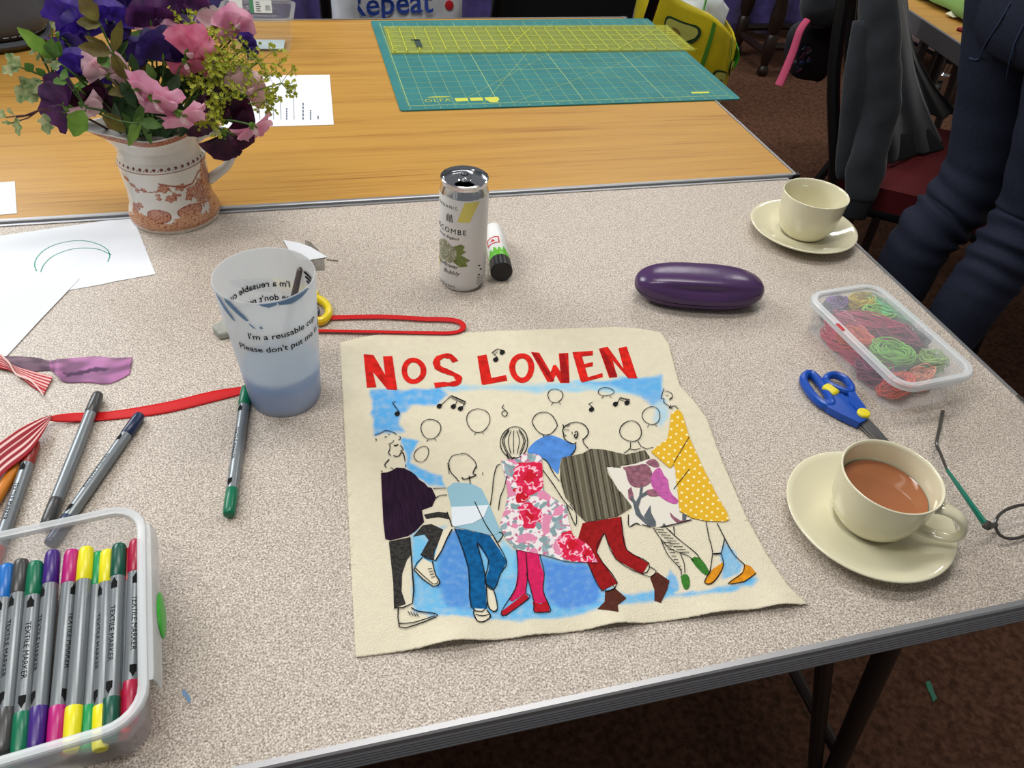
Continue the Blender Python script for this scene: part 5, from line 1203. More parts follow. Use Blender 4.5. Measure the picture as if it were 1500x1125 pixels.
def leaf_mesh(mb, a, b, wd, fold=.25, bend=.0, nrm=None, n=9, wavy=0):
    wd *= .72; a, b = V(a), V(b); d = b-a; L_ = d.length; t = d.normalized(); c = V((0, -.75, .66)) if nrm is None else V(nrm); s = t.cross(c).normalized(); up = s.cross(t).normalized()
    def fn(x, y):
        w_ = wd*math.sin(PI*min(1, x*.97+.02))**.8*(1-.25*x); k = (y-.5)*2
        return a+d*x+s*(w_*k*(1+wavy*math.sin(x*17+k)*.3))+up*(fold*w_*abs(k)+bend*L_*math.sin(PI*x)+wavy*.15*w_*math.sin(x*14+k*3))
    mb.grid(fn, n, 4)
SPRIGS = [  # name, label, joint (u,v,Y), leaves [(u0,v0,u1,v1,width m, material)]
    ('spear_leaf_sprig', 'sprig of long green spear leaves at the upper left', (77, 85, .90), [(77, 84, 25, 40, .0115, 'bright'), (80, 84, 76, 56, .0125, 'mid'), (78, 84, 60, 74, .008, 'mid'), (82, 84, 88, 60, .009, 'mid')]),
    ('olive_leaf_sprig', 'sprig of bronze-olive leaves near the top left', (165, 76, .885), [(143, 30, 116, -6, .014, 'olive'), (148, 36, 112, 32, .011, 'olive'), (162, 78, 114, 68, .012, 'olive'), (166, 76, 178, 30, .0095, 'olive'), (162, 76, 124, 52, .008, 'olive'), (145, 78, 160, 100, .010, 'mid'), (165, 78, 185, 118, .011, 'olive')]),
    ('variegated_ivy_sprig', 'variegated pale green leaf sprig at the left of the bouquet', (75, 112, .90), [(60, 118, 24, 148, .019, 'var'), (52, 118, 50, 150, .014, 'var'), (30, 98, 8, 78, .010, 'var'), (28, 98, 2, 106, .010, 'var'), (48, 104, 36, 92, .008, 'mid'), (74, 92, 68, 84, .009, 'var'), (78, 88, 84, 104, .008, 'var'), (60, 78, 54, 90, .004, 'var'), (54, 72, 42, 80, .004, 'var'), (68, 112, 52, 100, .006, 'mid'), (76, 40, 80, 34, .007, 'var')]),
    ('hanging_leaf_sprig', 'trailing stem with cream and green leaves at the lower left', (60, 160, .885), [(66, 166, 70, 198, .011, 'var'), (22, 170, 14, 158, .008, 'var'), (24, 172, 28, 200, .006, 'var'), (8, 172, -6, 160, .007, 'var'), (18, 180, 2, 180, .004, 'var')]),
    ('broad_leaf_sprig', 'broad bright green leaf hanging over the jug spout', (126, 158, .875), [(122, 162, 108, 200, .018, 'bright'), (100, 112, 88, 108, .010, 'mid'), (96, 118, 78, 122, .008, 'mid')]),
    ('rim_leaf_sprig', 'green pointed leaves spilling over the front of the jug rim', (196, 180, .862), [(206, 172, 188, 214, .010, 'bright'), (150, 168, 184, 192, .013, 'olive'), (205, 178, 238, 186, .010, 'mid'), (210, 180, 222, 212, .006, 'mid'), (246, 172, 216, 196, .008, 'dark')]),
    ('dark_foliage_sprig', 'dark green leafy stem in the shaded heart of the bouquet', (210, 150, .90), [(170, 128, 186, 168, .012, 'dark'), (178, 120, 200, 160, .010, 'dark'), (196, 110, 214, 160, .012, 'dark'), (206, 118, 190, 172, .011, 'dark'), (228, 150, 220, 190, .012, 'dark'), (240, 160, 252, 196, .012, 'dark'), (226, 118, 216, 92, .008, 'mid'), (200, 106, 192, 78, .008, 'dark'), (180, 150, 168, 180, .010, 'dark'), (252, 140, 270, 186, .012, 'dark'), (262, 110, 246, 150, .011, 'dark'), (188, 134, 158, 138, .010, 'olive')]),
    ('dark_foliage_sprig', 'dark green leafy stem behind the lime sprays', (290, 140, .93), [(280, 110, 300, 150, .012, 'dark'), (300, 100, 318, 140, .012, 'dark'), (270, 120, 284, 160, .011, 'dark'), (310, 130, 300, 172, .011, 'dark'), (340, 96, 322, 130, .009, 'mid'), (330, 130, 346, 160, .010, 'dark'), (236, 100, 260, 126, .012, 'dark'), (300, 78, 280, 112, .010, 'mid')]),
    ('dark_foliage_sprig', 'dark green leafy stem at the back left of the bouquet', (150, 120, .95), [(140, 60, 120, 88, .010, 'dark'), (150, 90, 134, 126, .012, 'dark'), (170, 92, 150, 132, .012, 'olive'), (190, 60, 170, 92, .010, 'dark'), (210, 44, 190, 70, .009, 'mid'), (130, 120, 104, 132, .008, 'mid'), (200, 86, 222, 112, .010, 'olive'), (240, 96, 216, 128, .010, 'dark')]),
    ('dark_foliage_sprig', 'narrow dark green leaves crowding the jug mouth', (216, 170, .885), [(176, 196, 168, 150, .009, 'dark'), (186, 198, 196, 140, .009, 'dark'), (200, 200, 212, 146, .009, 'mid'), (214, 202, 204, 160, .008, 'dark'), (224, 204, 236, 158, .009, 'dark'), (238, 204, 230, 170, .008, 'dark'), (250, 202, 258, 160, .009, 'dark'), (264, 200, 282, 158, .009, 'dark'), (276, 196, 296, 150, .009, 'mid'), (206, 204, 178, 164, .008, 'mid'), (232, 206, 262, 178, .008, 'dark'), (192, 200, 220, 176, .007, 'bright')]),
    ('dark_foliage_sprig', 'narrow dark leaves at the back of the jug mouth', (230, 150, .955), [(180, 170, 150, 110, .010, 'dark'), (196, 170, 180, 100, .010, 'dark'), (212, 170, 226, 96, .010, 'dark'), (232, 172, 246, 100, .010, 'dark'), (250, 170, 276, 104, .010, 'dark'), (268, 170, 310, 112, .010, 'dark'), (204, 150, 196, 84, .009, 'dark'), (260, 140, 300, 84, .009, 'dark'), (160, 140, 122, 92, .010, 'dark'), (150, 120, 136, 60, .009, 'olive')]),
]
for i, (nm, lab, j, leaves) in enumerate(SPRIGS):
    p = A(*j); rd = random.Random(100+i); root = thing(nm, lab, 'foliage', tuple(p), 0, 'leafy sprigs in the jug')
    m = MB(); pth = jug_stem(p, 0, rd, .01); m.tube([x-p for x in pth], .0013, 5)
    for (u0, v0, u1, v1, wd, c) in leaves: m.tube([V(), (A(u0, v0, j[2])-p)*.5+V((0, .002, -.003)), A(u0, v0, j[2])-p], .0007, 4)
    m.build('stem', STEM if i != 3 else M('red_brown_stem', (84, 44, 38), rough=.6), root)
    for k, (u0, v0, u1, v1, wd, c) in enumerate(leaves):
        m = MB(); dy = rd.uniform(-.014, .010); leaf_mesh(m, A(u0, v0, j[2])-p, A(u1, v1, j[2]+dy)-p, wd, .25, rd.uniform(-.05, .1), wavy=1 if c == 'var' else .3)
        m.build('leaf', LG[c], root, sharp=0)
SPRAYS = [((282, 40, .945), 26, 'lime flower spray at the top behind the rose-pink bloom'), ((326, 82, .92), 34, 'lime flower spray left of the small violet bloom'), ((352, 88, .91), 36, 'large lime flower spray in front of the punnet'), ((378, 92, .905), 30, 'lime flower spray reaching towards the printed form'), ((298, 122, .90), 28, 'lime flower spray beside the dark maroon bloom'), ((330, 148, .875), 26, 'lime flower spray over the dark maroon petals'), ((300, 176, .862), 22, 'lowest lime flower spray by the jug rim'), ((338, 112, .90), 30, 'lime flower spray in the right middle of the bouquet'), ((412, 122, .90), 22, 'thin lime flower spray far right over the printed form'), ((390, 148, .89), 20, 'thin lime flower spray hanging over the printed form'), ((310, 62, .935), 26, 'lime flower spray between rose-pink bloom and punnet'), ((308, 100, .905), 26, 'lime flower spray right of the rose-pink bloom')]
for i, (j, sp_, lab) in enumerate(SPRAYS):
    p = A(*j); rd = random.Random(300+i); root = thing('lime_flower_spray', lab, 'flower', tuple(p), 0, 'lime flower sprays in the jug')
    st = MB(); fl = MB(); pth = jug_stem(p, 0, rd, .008); st.tube([x-p for x in pth], .0009, 5); r = sp_/1250
    for b in range(9):
        d = V((rd.uniform(-1, 1), rd.uniform(-.7, .7), rd.uniform(-.75, .75)))*r; st.tube([V((0, 0, 0)), d*.5+V((0, 0, .001)), d], .00045, 4)
        for k in range(8 if i not in (8, 9) else 6):
            e = d+V((rd.uniform(-1, 1), rd.uniform(-1, 1), rd.uniform(-1, 1)))*r*.36; st.tube([d*.85, e], .0003, 3, cap=False)
            q = len(fl.v); rot = V((rd.uniform(-1, 1), rd.uniform(-1.2, 0), rd.uniform(-.2, 1))).normalized().to_track_quat('Z', 'Y'); s = rd.uniform(.0019, .0030)
            for w_ in range(5):
                a = 2*PI*w_/5; c0 = V((math.cos(a), math.sin(a), .25)); sd = V((-math.sin(a), math.cos(a), 0))
                fl.add([e, e+(rot @ (c0*.55+sd*.42))*s, e+(rot @ (c0*1.15+V((0, 0, .1))))*s, e+(rot @ (c0*.55-sd*.42))*s], [(0, 1, 2, 3)])
    st.build('stem', M('lime_stem', (128, 142, 58), rough=.6), root)
    fl.build('florets', LIME, root, smooth=False)['kind'] = 'stuff'
# ================================================================ cutting mat and ruler
ma = thing('cutting_mat', 'green self-healing cutting mat with a yellow grid on the oak table', 'cutting mat', (.1418, 1.2205, 0), .002)
MW, MD = .618, .463; TM = .0024
m = MB(); m.prism(rrect(0, 0, MW, MD, .006), .0002, TM); m.build('mat_sheet', M('mat_green', (54, 124, 124), rough=.62, spec=.25, nz=(14, .10)), ma, smooth=False)
GY = M('mat_yellow_print', (168, 196, 116), rough=.7); ix0, iy0 = .017, .017; inch = .0254
def rect(mb, x0, y0, x1, y1, z): mb.add([(x0, y0, z), (x1, y0, z), (x1, y1, z), (x0, y1, z)], [(0, 1, 2, 3)])
m = MB(); zt = TM+.00015; NX, NY = 23, 17; GX, GYy = ix0+NX*inch, iy0+NY*inch
for i in range(NX+1):
    w_ = .0011 if i % 6 == 0 else .0005; rect(m, ix0+i*inch-w_/2, iy0, ix0+i*inch+w_/2, GYy, zt)
for j in range(NY+1):
    w_ = .0011 if j % 6 == 0 else .0005; rect(m, ix0, iy0+j*inch-w_/2, GX, iy0+j*inch+w_/2, zt)
for i in range(NX*8+1):
    l = .0055 if i % 4 == 0 else .0032; x = ix0+i*inch/8; rect(m, x-.0002, iy0-l, x+.0002, iy0, zt)
for j in range(NY*8+1):
    l = .0055 if j % 4 == 0 else .0032; y = iy0+j*inch/8; rect(m, ix0-l, y-.0002, ix0, y+.0002, zt); rect(m, GX, y-.0002, GX+l, y+.0002, zt)
def dline(a, b, w_=.0006):
    a, b = V((*a, zt+.00005)), V((*b, zt+.00005)); d = (b-a).normalized(); s = V((-d.y, d.x, 0))*w_/2; m.add([a+s, a-s, b-s, b+s], [(0, 1, 2, 3)])
dline((ix0+3*inch, iy0), (ix0+3*inch+15*inch, iy0+15*inch)); dline((ix0+5*inch, iy0), (ix0+5*inch+9.8*inch, iy0+17*inch)); dline((ix0+7*inch, iy0), (ix0+7*inch+15*inch, iy0+10*inch)); dline((ix0+20*inch, iy0), (ix0+8*inch, iy0+12*inch))
for k in range(NX+1):
    vs, fs, w_ = text2d(str(k), .007); m.add([(ix0+k*inch-w_/2+x, iy0-.0125+y, zt) for x, y in vs], fs)
m.build('grid_print', GY, ma, smooth=False)['kind'] = 'stuff'
m = MB(); zt2 = TM+.0003
for x0, x1 in ((.098, .120), (.124, .146), (.150, .174)): rect(m, x0, .029, x1, .043, zt2)
rect(m, .535, .030, .570, .037, zt2)
m.prism([(x, y) for x, y in ((.152, .029), (.172, .029), (.168, .021), (.162, .019), (.156, .021))], zt2-.0001, zt2)
m.build('yellow_label', M('bright_yellow_print', (206, 210, 78), rough=.6), ma, smooth=False)
m = MB(); vs, fs, w_ = text2d('OLFA', .017, .0, 0, 1.15); m.add([(.046+x, .030+y, zt2) for x, y in vs], fs); m.add([(.072+.020*math.cos(t), .0495+.004*math.sin(t)*(1 if math.sin(t) > 0 else .4), zt2) for t in [2*PI*k/24 for k in range(24)]], [tuple(range(24))]); m.build('lettering', M('mat_logo_print', (176, 186, 72), rough=.6), ma, smooth=False)['kind'] = 'stuff'
# ruler
c0 = P(573, 79, .004); c1 = P(1003, 74, .004); ra = math.atan2(c1.y-c0.y, c1.x-c0.x)
ru = thing('quilting_ruler', 'transparent yellow-green quilting ruler lying across the top of the cutting mat', 'ruler', (c0.x, c0.y, TM+.0004), ra)
RL, RW = .622, P(568, 39, .004).y-c0.y; RW = max(.10, RW)
m = MB(); m.prism(rrect(0, 0, RL, RW, .001), 0, .0026); m.build('acrylic_sheet', M('yellow_green_acrylic', (196, 200, 84), rough=.12, alpha=.34, spec=.5), ru, smooth=False)
m = MB(); z = .0028; ni = 24; rw = RW/4.5
for i in range(ni+1):
    x = .006+i*inch; rect(m, x-.0007, .004, x+.0007, RW-.004, z)
    for y in (.006, RW-.006):
        s = 1 if y < .05 else -1; m.add([(x-.0035, y, z), (x+.0035, y, z), (x, y+s*.008, z)], [(0, 1, 2) if s > 0 else (0, 2, 1)])
for j in range(6): y = .007+j*(RW-.014)/5; rect(m, .006, y-.0006, .006+ni*inch, y+.0006, z)
for i in range(ni):
    for j in range(5):
        for k in range(1, 4): x = .006+i*inch+k*inch/4; y = .007+j*(RW-.014)/5; rect(m, x-.0002, y, x+.0002, y+.003, z)
for k in range(14):
    y = .008+k*(RW-.016)/13; rect(m, .006, y-.0007, .006+(.016 if k % 3 == 0 else .009), y+.0007, z); rect(m, RL-.006-(.016 if k % 3 == 0 else .009), y-.0007, RL-.006, y+.0007, z)
dline2 = lambda a, b: m.add([(a[0], a[1], z), (a[0]+.0014, a[1], z), (b[0]+.0014, b[1], z), (b[0], b[1], z)], [(0, 1, 2, 3)])
dline2((.45, .006), (.45+RW, RW-.006)); dline2((.36, RW-.006), (.36+RW*1.7, .006)); dline2((.22, .006), (.22+RW*.58, RW-.006))
m.build('yellow_lines', M('ruler_yellow_print', (206, 212, 60), rough=.5), ru, smooth=False)['kind'] = 'stuff'
m = MB(); rect(m, .052, .030, .064, .074, z+.0002); rect(m, .046, .068, .062, .076, z+.0002); m.build('black_logo', M('faded_black_print', (46, 66, 58), rough=.6), ru, smooth=False)

# ================================================================ punnet behind the flowers
pq = V((-.0760, 1.555, 0)); pu = thing('plastic_punnet', 'clear plastic food punnet with a white and green label behind the flowers', 'punnet', tuple(pq), math.radians(-4))
CLR = M('clear_punnet_plastic', (196, 198, 194), rough=.08, alpha=.13, spec=.6); CLRR = M('clear_punnet_rim', (190, 190, 186), rough=.15, alpha=.35, spec=.6)
m = MB(); m.rings(tub_rings(-.060, -.052, .060, .052, .012, [(-.008, .0005), (-.005, .003), (0, .060)]), cap=True); m.f = [f for f in m.f if not (len(f) > 10 and m.v[f[0]][2] > .05)]; m.m = m.m[:len(m.f)]; m.build('base', CLR, pu)
m = MB(); m.rings(tub_rings(-.060, -.052, .060, .052, .012, [(0, .058), (.007, .058), (.0075, .062), (0, .0625)]), cap=False); m.build('flange', CLRR, pu)
m = MB(); m.rings(tub_rings(-.060, -.052, .060, .052, .012, [(.003, .0628), (-.003, .070), (-.012, .090), (-.018, .094)])); m.f = m.f[:-2]+m.f[-1:]; m.m = m.m[:len(m.f)]; m.build('lid', CLR, pu)
LB = M('white_label', (226, 230, 228), rough=.6)
def lidface(mb, x0, x1, t0, t1, off):
    p = lambda x, t: (x, lerp(-.0500, -.0405, t)-off, lerp(.0700, .0895, t)+off*.5)
    mb.add([p(x0, t0), p(x1, t0), p(x1, t1), p(x0, t1)], [(0, 1, 2, 3)])
m = MB(); lidface(m, -.006, .032, .02, .98, .0008); lb = m.build('label', LB, pu, smooth=False)
m = MB(); lidface(m, -.006, .001, .02, .98, .0012); m.build('green_stripe', M('label_green', (72, 138, 100), rough=.6), lb, smooth=False)
m = MB(); rd = random.Random(4)
for k in range(5): lidface(m, .005, .005+rd.uniform(.006, .012), .14+k*.16, .20+k*.16, .0012)
for k in range(5): lidface(m, .021+k*.0018, .0219+k*.0018, .2, .6, .0012)
m.build('fine_print', M('grey_label_print', (110, 116, 116), rough=.7), lb, smooth=False)['kind'] = 'stuff'
m = MB(); lidface(m, -.040, -.018, .35, .98, .0008); m.build('label', LB, pu, smooth=False)
m = MB(); m.box((.012, -.012, .0042), (.060, .050, .0012)); m.build('card_pad', M('pale_blue_card', (186, 204, 208), rough=.7), pu, smooth=False)

# ================================================================ dark bag on the oak table at the left
bq = V((-.640, 1.600, 0)); bg = thing('leather_bag', 'dark charcoal leather bag with pale stitching at the far left of the oak table', 'bag', tuple(bq), math.radians(12))
LEA = M('charcoal_leather', (72, 77, 86), rough=.5, bump=(160, .25))
def blob_rings(hx, hy, h, n=36, e=.5, top=.9):
    R_ = []
    for k in range(17):
        t = k/16; z = h*t; s = (1-.18*t)*(min(1, (t/.08))**.4 if t < .08 else 1)*(1 if t < top else math.cos((t-top)/(1-top)*PI/2*.97)**.5)
        R_.append([V((hx*s*math.copysign(abs(math.cos(a))**e, math.cos(a)), hy*s*math.copysign(abs(math.sin(a))**e, math.sin(a)), max(.0006, z))) for a in [2*PI*i/n for i in range(n)]])
    return R_
m = MB(); m.rings(blob_rings(.205, .115, .30)); m.build('body', LEA, bg, sharp=0)
m = MB(); R_ = blob_rings(.208, .118, .30)[1:3]; base = [p.copy() for p in R_[0]]
m.tube([V((p.x*1.01, p.y*1.02, .012)) for p in base], .006, 8, closed=True); m.build('welt', LEA, bg)
m = MB(); pts = smooth_path([V((p.x*1.022, p.y*1.035, .026)) for p in base], 5, True)
for k in range(0, len(pts)-3, 3): m.tube([pts[k], pts[k+1], pts[k+2]], .0008, 4)
m.build('stitching', M('pale_stitch', (150, 156, 164), rough=.8), bg)['kind'] = 'stuff'
m = MB(); m.tube(smooth_path([V((-.10, -.085, .26)), V((-.09, -.09, .36)), V((0, -.09, .40)), V((.09, -.09, .36)), V((.10, -.085, .26))], 6), .008, 8); m.build('handle', LEA, bg)

# ================================================================ behind the oak table
drp = M('purple_velvet', (70, 58, 122), rough=.9, sheen=.4, nz=(26, .3))
m = MB()
def drape(a, b):
    x = -1.9+4.9*a; f = math.sin(x*26+2*noise.noise(V((x*3, 0, 0)))); return V((x, 3.72+.028*f*(1.1-b*.6)+.02*noise.noise(V((x*8, b*3, 2))), FLOOR+.035+.80*b+.010*abs(math.sin(x*30))*(1-b)))
m.slab(lambda a, b: drape(a, b), 240, 14, .004)
tag(m.build('purple_drape', drp, sharp=0), 'purple velvet drape hanging to the floor behind the oak table', 'curtain')
NAV = M('navy_upholstery', (34, 34, 62), rough=.9, sheen=.3, nz=(200, .2)); REDU = M('red_upholstery', (92, 6, 16), rough=.9, nz=(200, .15), sheen=0); BLK = M('black_frame_metal', (12, 12, 13), rough=.4)
def stack_chair(name, label, o, f, fab, back_h=.42, back=True):
    f = V((*f, 0)).normalized(); l = V((-f.y, f.x, 0)); root = thing(name, label, 'chair', (o[0], o[1], FLOOR), 0, 'upholstered chairs'); W_ = .43
    O = V((0, 0, 0))
    def at(a, b, z): return f*a+l*b+V((0, 0, z-FLOOR))
    m = MB(); m.slab(lambda a, b: at(-.02+.46*a, -.01+.45*b, -.245+.012*math.sin(PI*a)*math.sin(PI*b)), 10, 10, .055); m.build('seat', fab, root, sharp=50)
    m = MB(); m.tube([at(0, 0, -.31), at(.42, 0, -.31), at(.42, W_, -.31), at(0, W_, -.31)], .013, 8, closed=True); m.build('seat_frame', BLK, root)
    for b in (0, W_):
        m = MB(); m.tube(smooth_path([at(.0, b, -.31), at(-.02, b, -.22), at(-.09, b, -.02), at(-.13, b, .20)], 4), .0135, 10); m.build('back_post', BLK, root)
        m = MB(); m.tube([at(.02, b, -.31), at(-.12, b, FLOOR+.01)], .0125, 10); m.build('leg', BLK, root)
        m = MB(); m.tube([at(.40, b, -.31), at(.45, b, FLOOR+.01)], .0125, 10); m.build('leg', BLK, root)
    if back:
        m = MB(); m.slab(lambda a, b: at(.012-.095*a-.012*math.sin(PI*b), .02+(W_-.04)*b, -.15+.36*a), 8, 10, .04); m.build('backrest', fab, root, sharp=50)
    return root
stack_chair('upholstered_chair', 'navy upholstered chair behind the oak table under the white carrier bag', (.06, 2.02), (0, 1), NAV, back=False)
stack_chair('upholstered_chair', 'navy upholstered chair behind the flowers and punnet', (-.46, 1.97), (0, 1), NAV)
stack_chair('upholstered_chair', 'black upholstered chair behind the cutting mat', (.92, 2.10), (0, 1), M('black_upholstery', (16, 16, 19), rough=.9))
stack_chair('upholstered_chair', 'red upholstered chair behind the left side of the bouquet', (-1.02, 1.97), (0, 1), REDU)
# carrier bag
cb = V((.25, 2.15, -.243)); cr = thing('carrier_bag', 'white plastic carrier bag printed with blue words behind the cutting mat', 'bag', tuple(cb))
WPL = M('white_film_plastic', (214, 216, 220), rough=.35, spec=.4, bump=(18, .4))
def cbag(a, t):
    s = 1-.10*t+.10*math.sin(PI*t)+.03*noise.noise(V((math.cos(a)*2, math.sin(a)*2, t*4))); e = .55; hx, hy = .162, .105
    return V((hx*s*math.copysign(abs(math.cos(a))**e, math.cos(a)), hy*s*math.copysign(abs(math.sin(a))**e, math.sin(a))+.010*noise.noise(V((a*3, t*6, 3))), .36*t+.001))
m = MB(); m.rings([[cbag(2*PI*i/48, k/20) for i in range(48)] for k in range(21)]); m.build('bag_body', WPL, cr, sharp=0)
for s in (-1, 1):
    m = MB(); m.tube(smooth_path([V((-.06, s*.05, .355)), V((-.05, s*.05, .43)), V((.05, s*.05, .43)), V((.06, s*.05, .355))], 5), .009, 6, flat=.3); m.build('handle', WPL, cr)
def bag_text(s, size, x0, z0, mt_, slope=0):
    vs, fs, w_ = text2d(s, size, .012); vs, fs = fine2d(vs, fs, .02); m = MB(); pts = []
    for x, y in vs:
        X = x0+x; zz = z0+y+slope*x; a = -PI/2; t = zz/.36
        best = min((cbag(-PI/2+d*.035, t) for d in range(-34, 35)), key=lambda q: abs(q.x-X)); pts.append((X, best.y-.0035, zz))
    m.add(pts, fs); return m.build('blue_lettering', mt_, cr, smooth=False)
TB = M('blue_bag_print', (32, 62, 150), rough=.5)
bag_text('Repeat', .076, -.132, .150, TB, .05)['kind'] = 'stuff'; bag_text('Reuse', .076, -.110, .228, TB, .05)['kind'] = 'stuff'
m = MB(); c_ = cbag(-PI/2+.62, .53); m.lathe([(0, .004), (.011, .003), (.0115, 0)], 20); m.xform(Matrix.Translation(V((.122, -.1005, .172))) @ Matrix.Rotation(PI/2, 4, 'X')); m.build('red_dot', M('red_bag_print', (196, 30, 46), rough=.5), cr)

# avocado bag on the floor
AB = A(1012, 108, 2.75); AB = V((1.50, 2.95, FLOOR)); av = thing('shopping_bag', 'yellow shopping bag with avocado print and green handles on the floor', 'bag', tuple(AB), math.radians(-20))
YB = M('yellow_bag_film', (196, 178, 24), rough=.4, nz=(9, .18)); 
def abag(a, t, k=1.0):
    e = .6; hx, hy = .195, .125; s = 1+.10*math.sin(PI*t*.9)+.03*noise.noise(V((math.cos(a)*2, math.sin(a)*2, t*3)))
    return V((hx*s*k*math.copysign(abs(math.cos(a))**e, math.cos(a)), hy*s*k*math.copysign(abs(math.sin(a))**e, math.sin(a)), .42*t*(1-.30*math.cos(a)*t)+.001))
m = MB(); R_ = [[abag(2*PI*i/44, k/18) for i in range(44)] for k in range(19)]+[[abag(2*PI*i/44, t, .96) for i in range(44)] for t in (1, .8, .6)]; m.rings(R_); m.build('bag_body', YB, av, sharp=0)
def on_bag(name, poly, mt_, off=.004):     # (degrees round the bag, height 0..1)
    v2, f2 = fine2d([(a/100, t) for a, t in poly], [tuple(range(len(poly)))], .08); m = MB(); pts = []
    for a, t in v2: p = abag(math.radians(a*100), t); pts.append(V((p.x*(1+off/.19), p.y*(1+off/.12), p.z)))
    m.add(pts, f2); return m.build(name, mt_, av, smooth=False)
DG = M('dark_green_print', (28, 60, 26), rough=.5); PG = M('pale_green_print', (176, 178, 84), rough=.5); SG = M('stripe_green_print', (70, 130, 30), rough=.5)
for a0, t0, sc in ((-52, .40, 1.1), (-96, .78, .8), (-30, .12, .7), (-108, .36, .9), (-25, .58, .8)):
    ov = lambda k: [(a0+sc*k*(13*math.cos(t)), t0+sc*k*(.135*math.sin(t)+.03*math.cos(2*t))) for t in [2*PI*i/24 for i in range(24)]]
    on_bag('avocado_print', ov(1), DG, .004); on_bag('avocado_flesh_print', ov(.82), PG, .006); on_bag('avocado_stone_print', [(a0+sc*4.5*math.cos(t), t0-.03*sc+.05*sc*math.sin(t)) for t in [2*PI*i/16 for i in range(16)]], M('stone_print', (128, 104, 40), rough=.5), .008)
on_bag('green_stripe', [(-84, .30), (-80, .30), (-74, .95), (-78, .95)], SG); on_bag('green_stripe', [(-40, .55), (-37, .55), (-40, .98), (-43, .98)], SG)
GRB = M('green_film', (64, 172, 36), rough=.4)
for s in (-1, 1):
    m = MB(); m.slab(lambda a, b: V((.215*s+.012*math.sin(a*5)+(b-.5)*.07*(0 if s > 0 else 1), (b-.5)*.10-.02, .27-.13*a)), 14, 4, .003); m.build('green_handle', GRB, av, sharp=0)
    m = MB(); m.tube(smooth_path([V((-.10, s*.10, .38)), V((-.09, s*.10, .50)), V((.03, s*.10, .50)), V((.04, s*.10, .34))], 5), .013, 6, flat=.3); m.build('green_handle', GRB, av)
wl = MB(); wl.ico((0, 0, 0), 1, 3, (.13, .08, .13), .35); tag(wl.build('white_bundle', M('white_film', (206, 212, 212), rough=.5), loc=tuple(AB+V((.05, .02, .33))), sharp=0), 'crumpled white plastic bundle sticking out of the yellow shopping bag', 'plastic bag')

# dark turned-leg stool
WD = M('dark_turned_wood', (36, 24, 18), rough=.35)
so = V((2.28, 3.32, FLOOR)); stl = thing('turned_leg_stool', 'dark wooden stool with turned legs in front of the purple drape', 'stool', tuple(so))
TP = [(.018, .0), (.026, .012), (.026, .03), (.016, .045), (.022, .07), (.028, .10), (.028, .17), (.020, .185), (.030, .215), (.034, .27), (.022, .36), (.030, .40), (.030, .50)]
for x, y in ((-.19, -.08), (.19, -.08), (-.19, .20), (.19, .20)):
    m = MB(); m.lathe(TP, 16, (x, y, 0), cap=True); m.build('leg', WD, stl)
for y in (-.08, .20): m = MB(); m.tube([(-.19, y, .13), (.19, y, .13)], .017, 8); m.build('stretcher', WD, stl)
for x in (-.19, .19): m = MB(); m.tube([(x, -.08, .10), (x, .20, .10)], .017, 8); m.build('stretcher', WD, stl)
m = MB(); m.box((0, .06, .52), (.46, .38, .05)); m.build('seat', WD, stl, smooth=False, bevel=.012)

# ---- chair with the hoodie
stack_chair('upholstered_chair', 'red upholstered chair with black frame draped with a grey hoodie', (1.155, 1.365), (.80, -.60), REDU)
HOOD = M('charcoal_jersey', (33, 37, 43), rough=.95, sheen=.15, nz=(60, .12), bump=(500, .2)); HOODD = M('dark_jersey_rib', (22, 25, 30), rough=.95, nz=(60, .1))
ho = thing('hoodie', 'charcoal grey hoodie hanging over the back of the red chair', 'clothing', tuple(A(1290, 60, 1.40)))
def path3(pts): return smooth_path([A(*q) for q in pts], 6)
def wr_tube(name, pts, rs, mt_, parent, flat=.6, n=20, amp=.10, seed=0):
    c = path3(pts); K = len(c); rr = [lerp(rs[min(len(rs)-2, int(i/(K-1)*(len(rs)-1)*.9999))], rs[min(len(rs)-1, int(i/(K-1)*(len(rs)-1)*.9999)+1)], (i/(K-1)*(len(rs)-1)*.9999) % 1) for i in range(K)]
    m = MB(); m.tube(c, rr, n, flat=flat, up=(.45, .8, .35)); m.v = [tuple(V(q)+V((1, 0, 0))*amp*.06*noise.noise(V(q)*14+V((seed, 0, 0)))+V((0, 1, 0))*amp*.1*noise.noise(V(q)*22+V((0, seed, 0)))) for q in m.v]
    return m.build(name, mt_, parent, world=True, sharp=0)
wr_tube('sleeve', [(1284, -30, 1.40), (1288, 60, 1.36), (1285, 150, 1.33), (1272, 235, 1.30), (1258, 292, 1.285)], [.036, .042, .043, .038, .034], HOOD, ho, seed=1)
wr_tube('cuff', [(1259, 286, 1.285), (1252, 304, 1.283), (1247, 316, 1.282)], [.034, .032, .032], HOODD, ho, amp=.03)
wr_tube('sleeve', [(1262, 30, 1.385), (1252, 110, 1.36), (1244, 190, 1.345), (1237, 250, 1.335), (1236, 262, 1.334)], [.016, .022, .022, .020, .010], HOOD, ho, flat=.7, seed=5, amp=.03)
def sheet3(name, L_, R_, mt_, parent, th=.006, amp=.012, seed=0, nu=20):
    l = path3(L_); r = path3(R_); K = min(len(l), len(r)); m = MB()
    def fn(a, b):
        i = min(K-1, round(b*(K-1))); p = l[i].lerp(r[i], a); return p+V((.3, 1, .2))*(amp*math.sin(a*11+b*2+seed)*(.4+.6*b)+amp*.6*noise.noise(p*16+V((seed, 0, 0))))
    m.slab(lambda a, b: fn(1-a, b), nu, K-1, th); return m.build(name, mt_, parent, world=True, sharp=0)
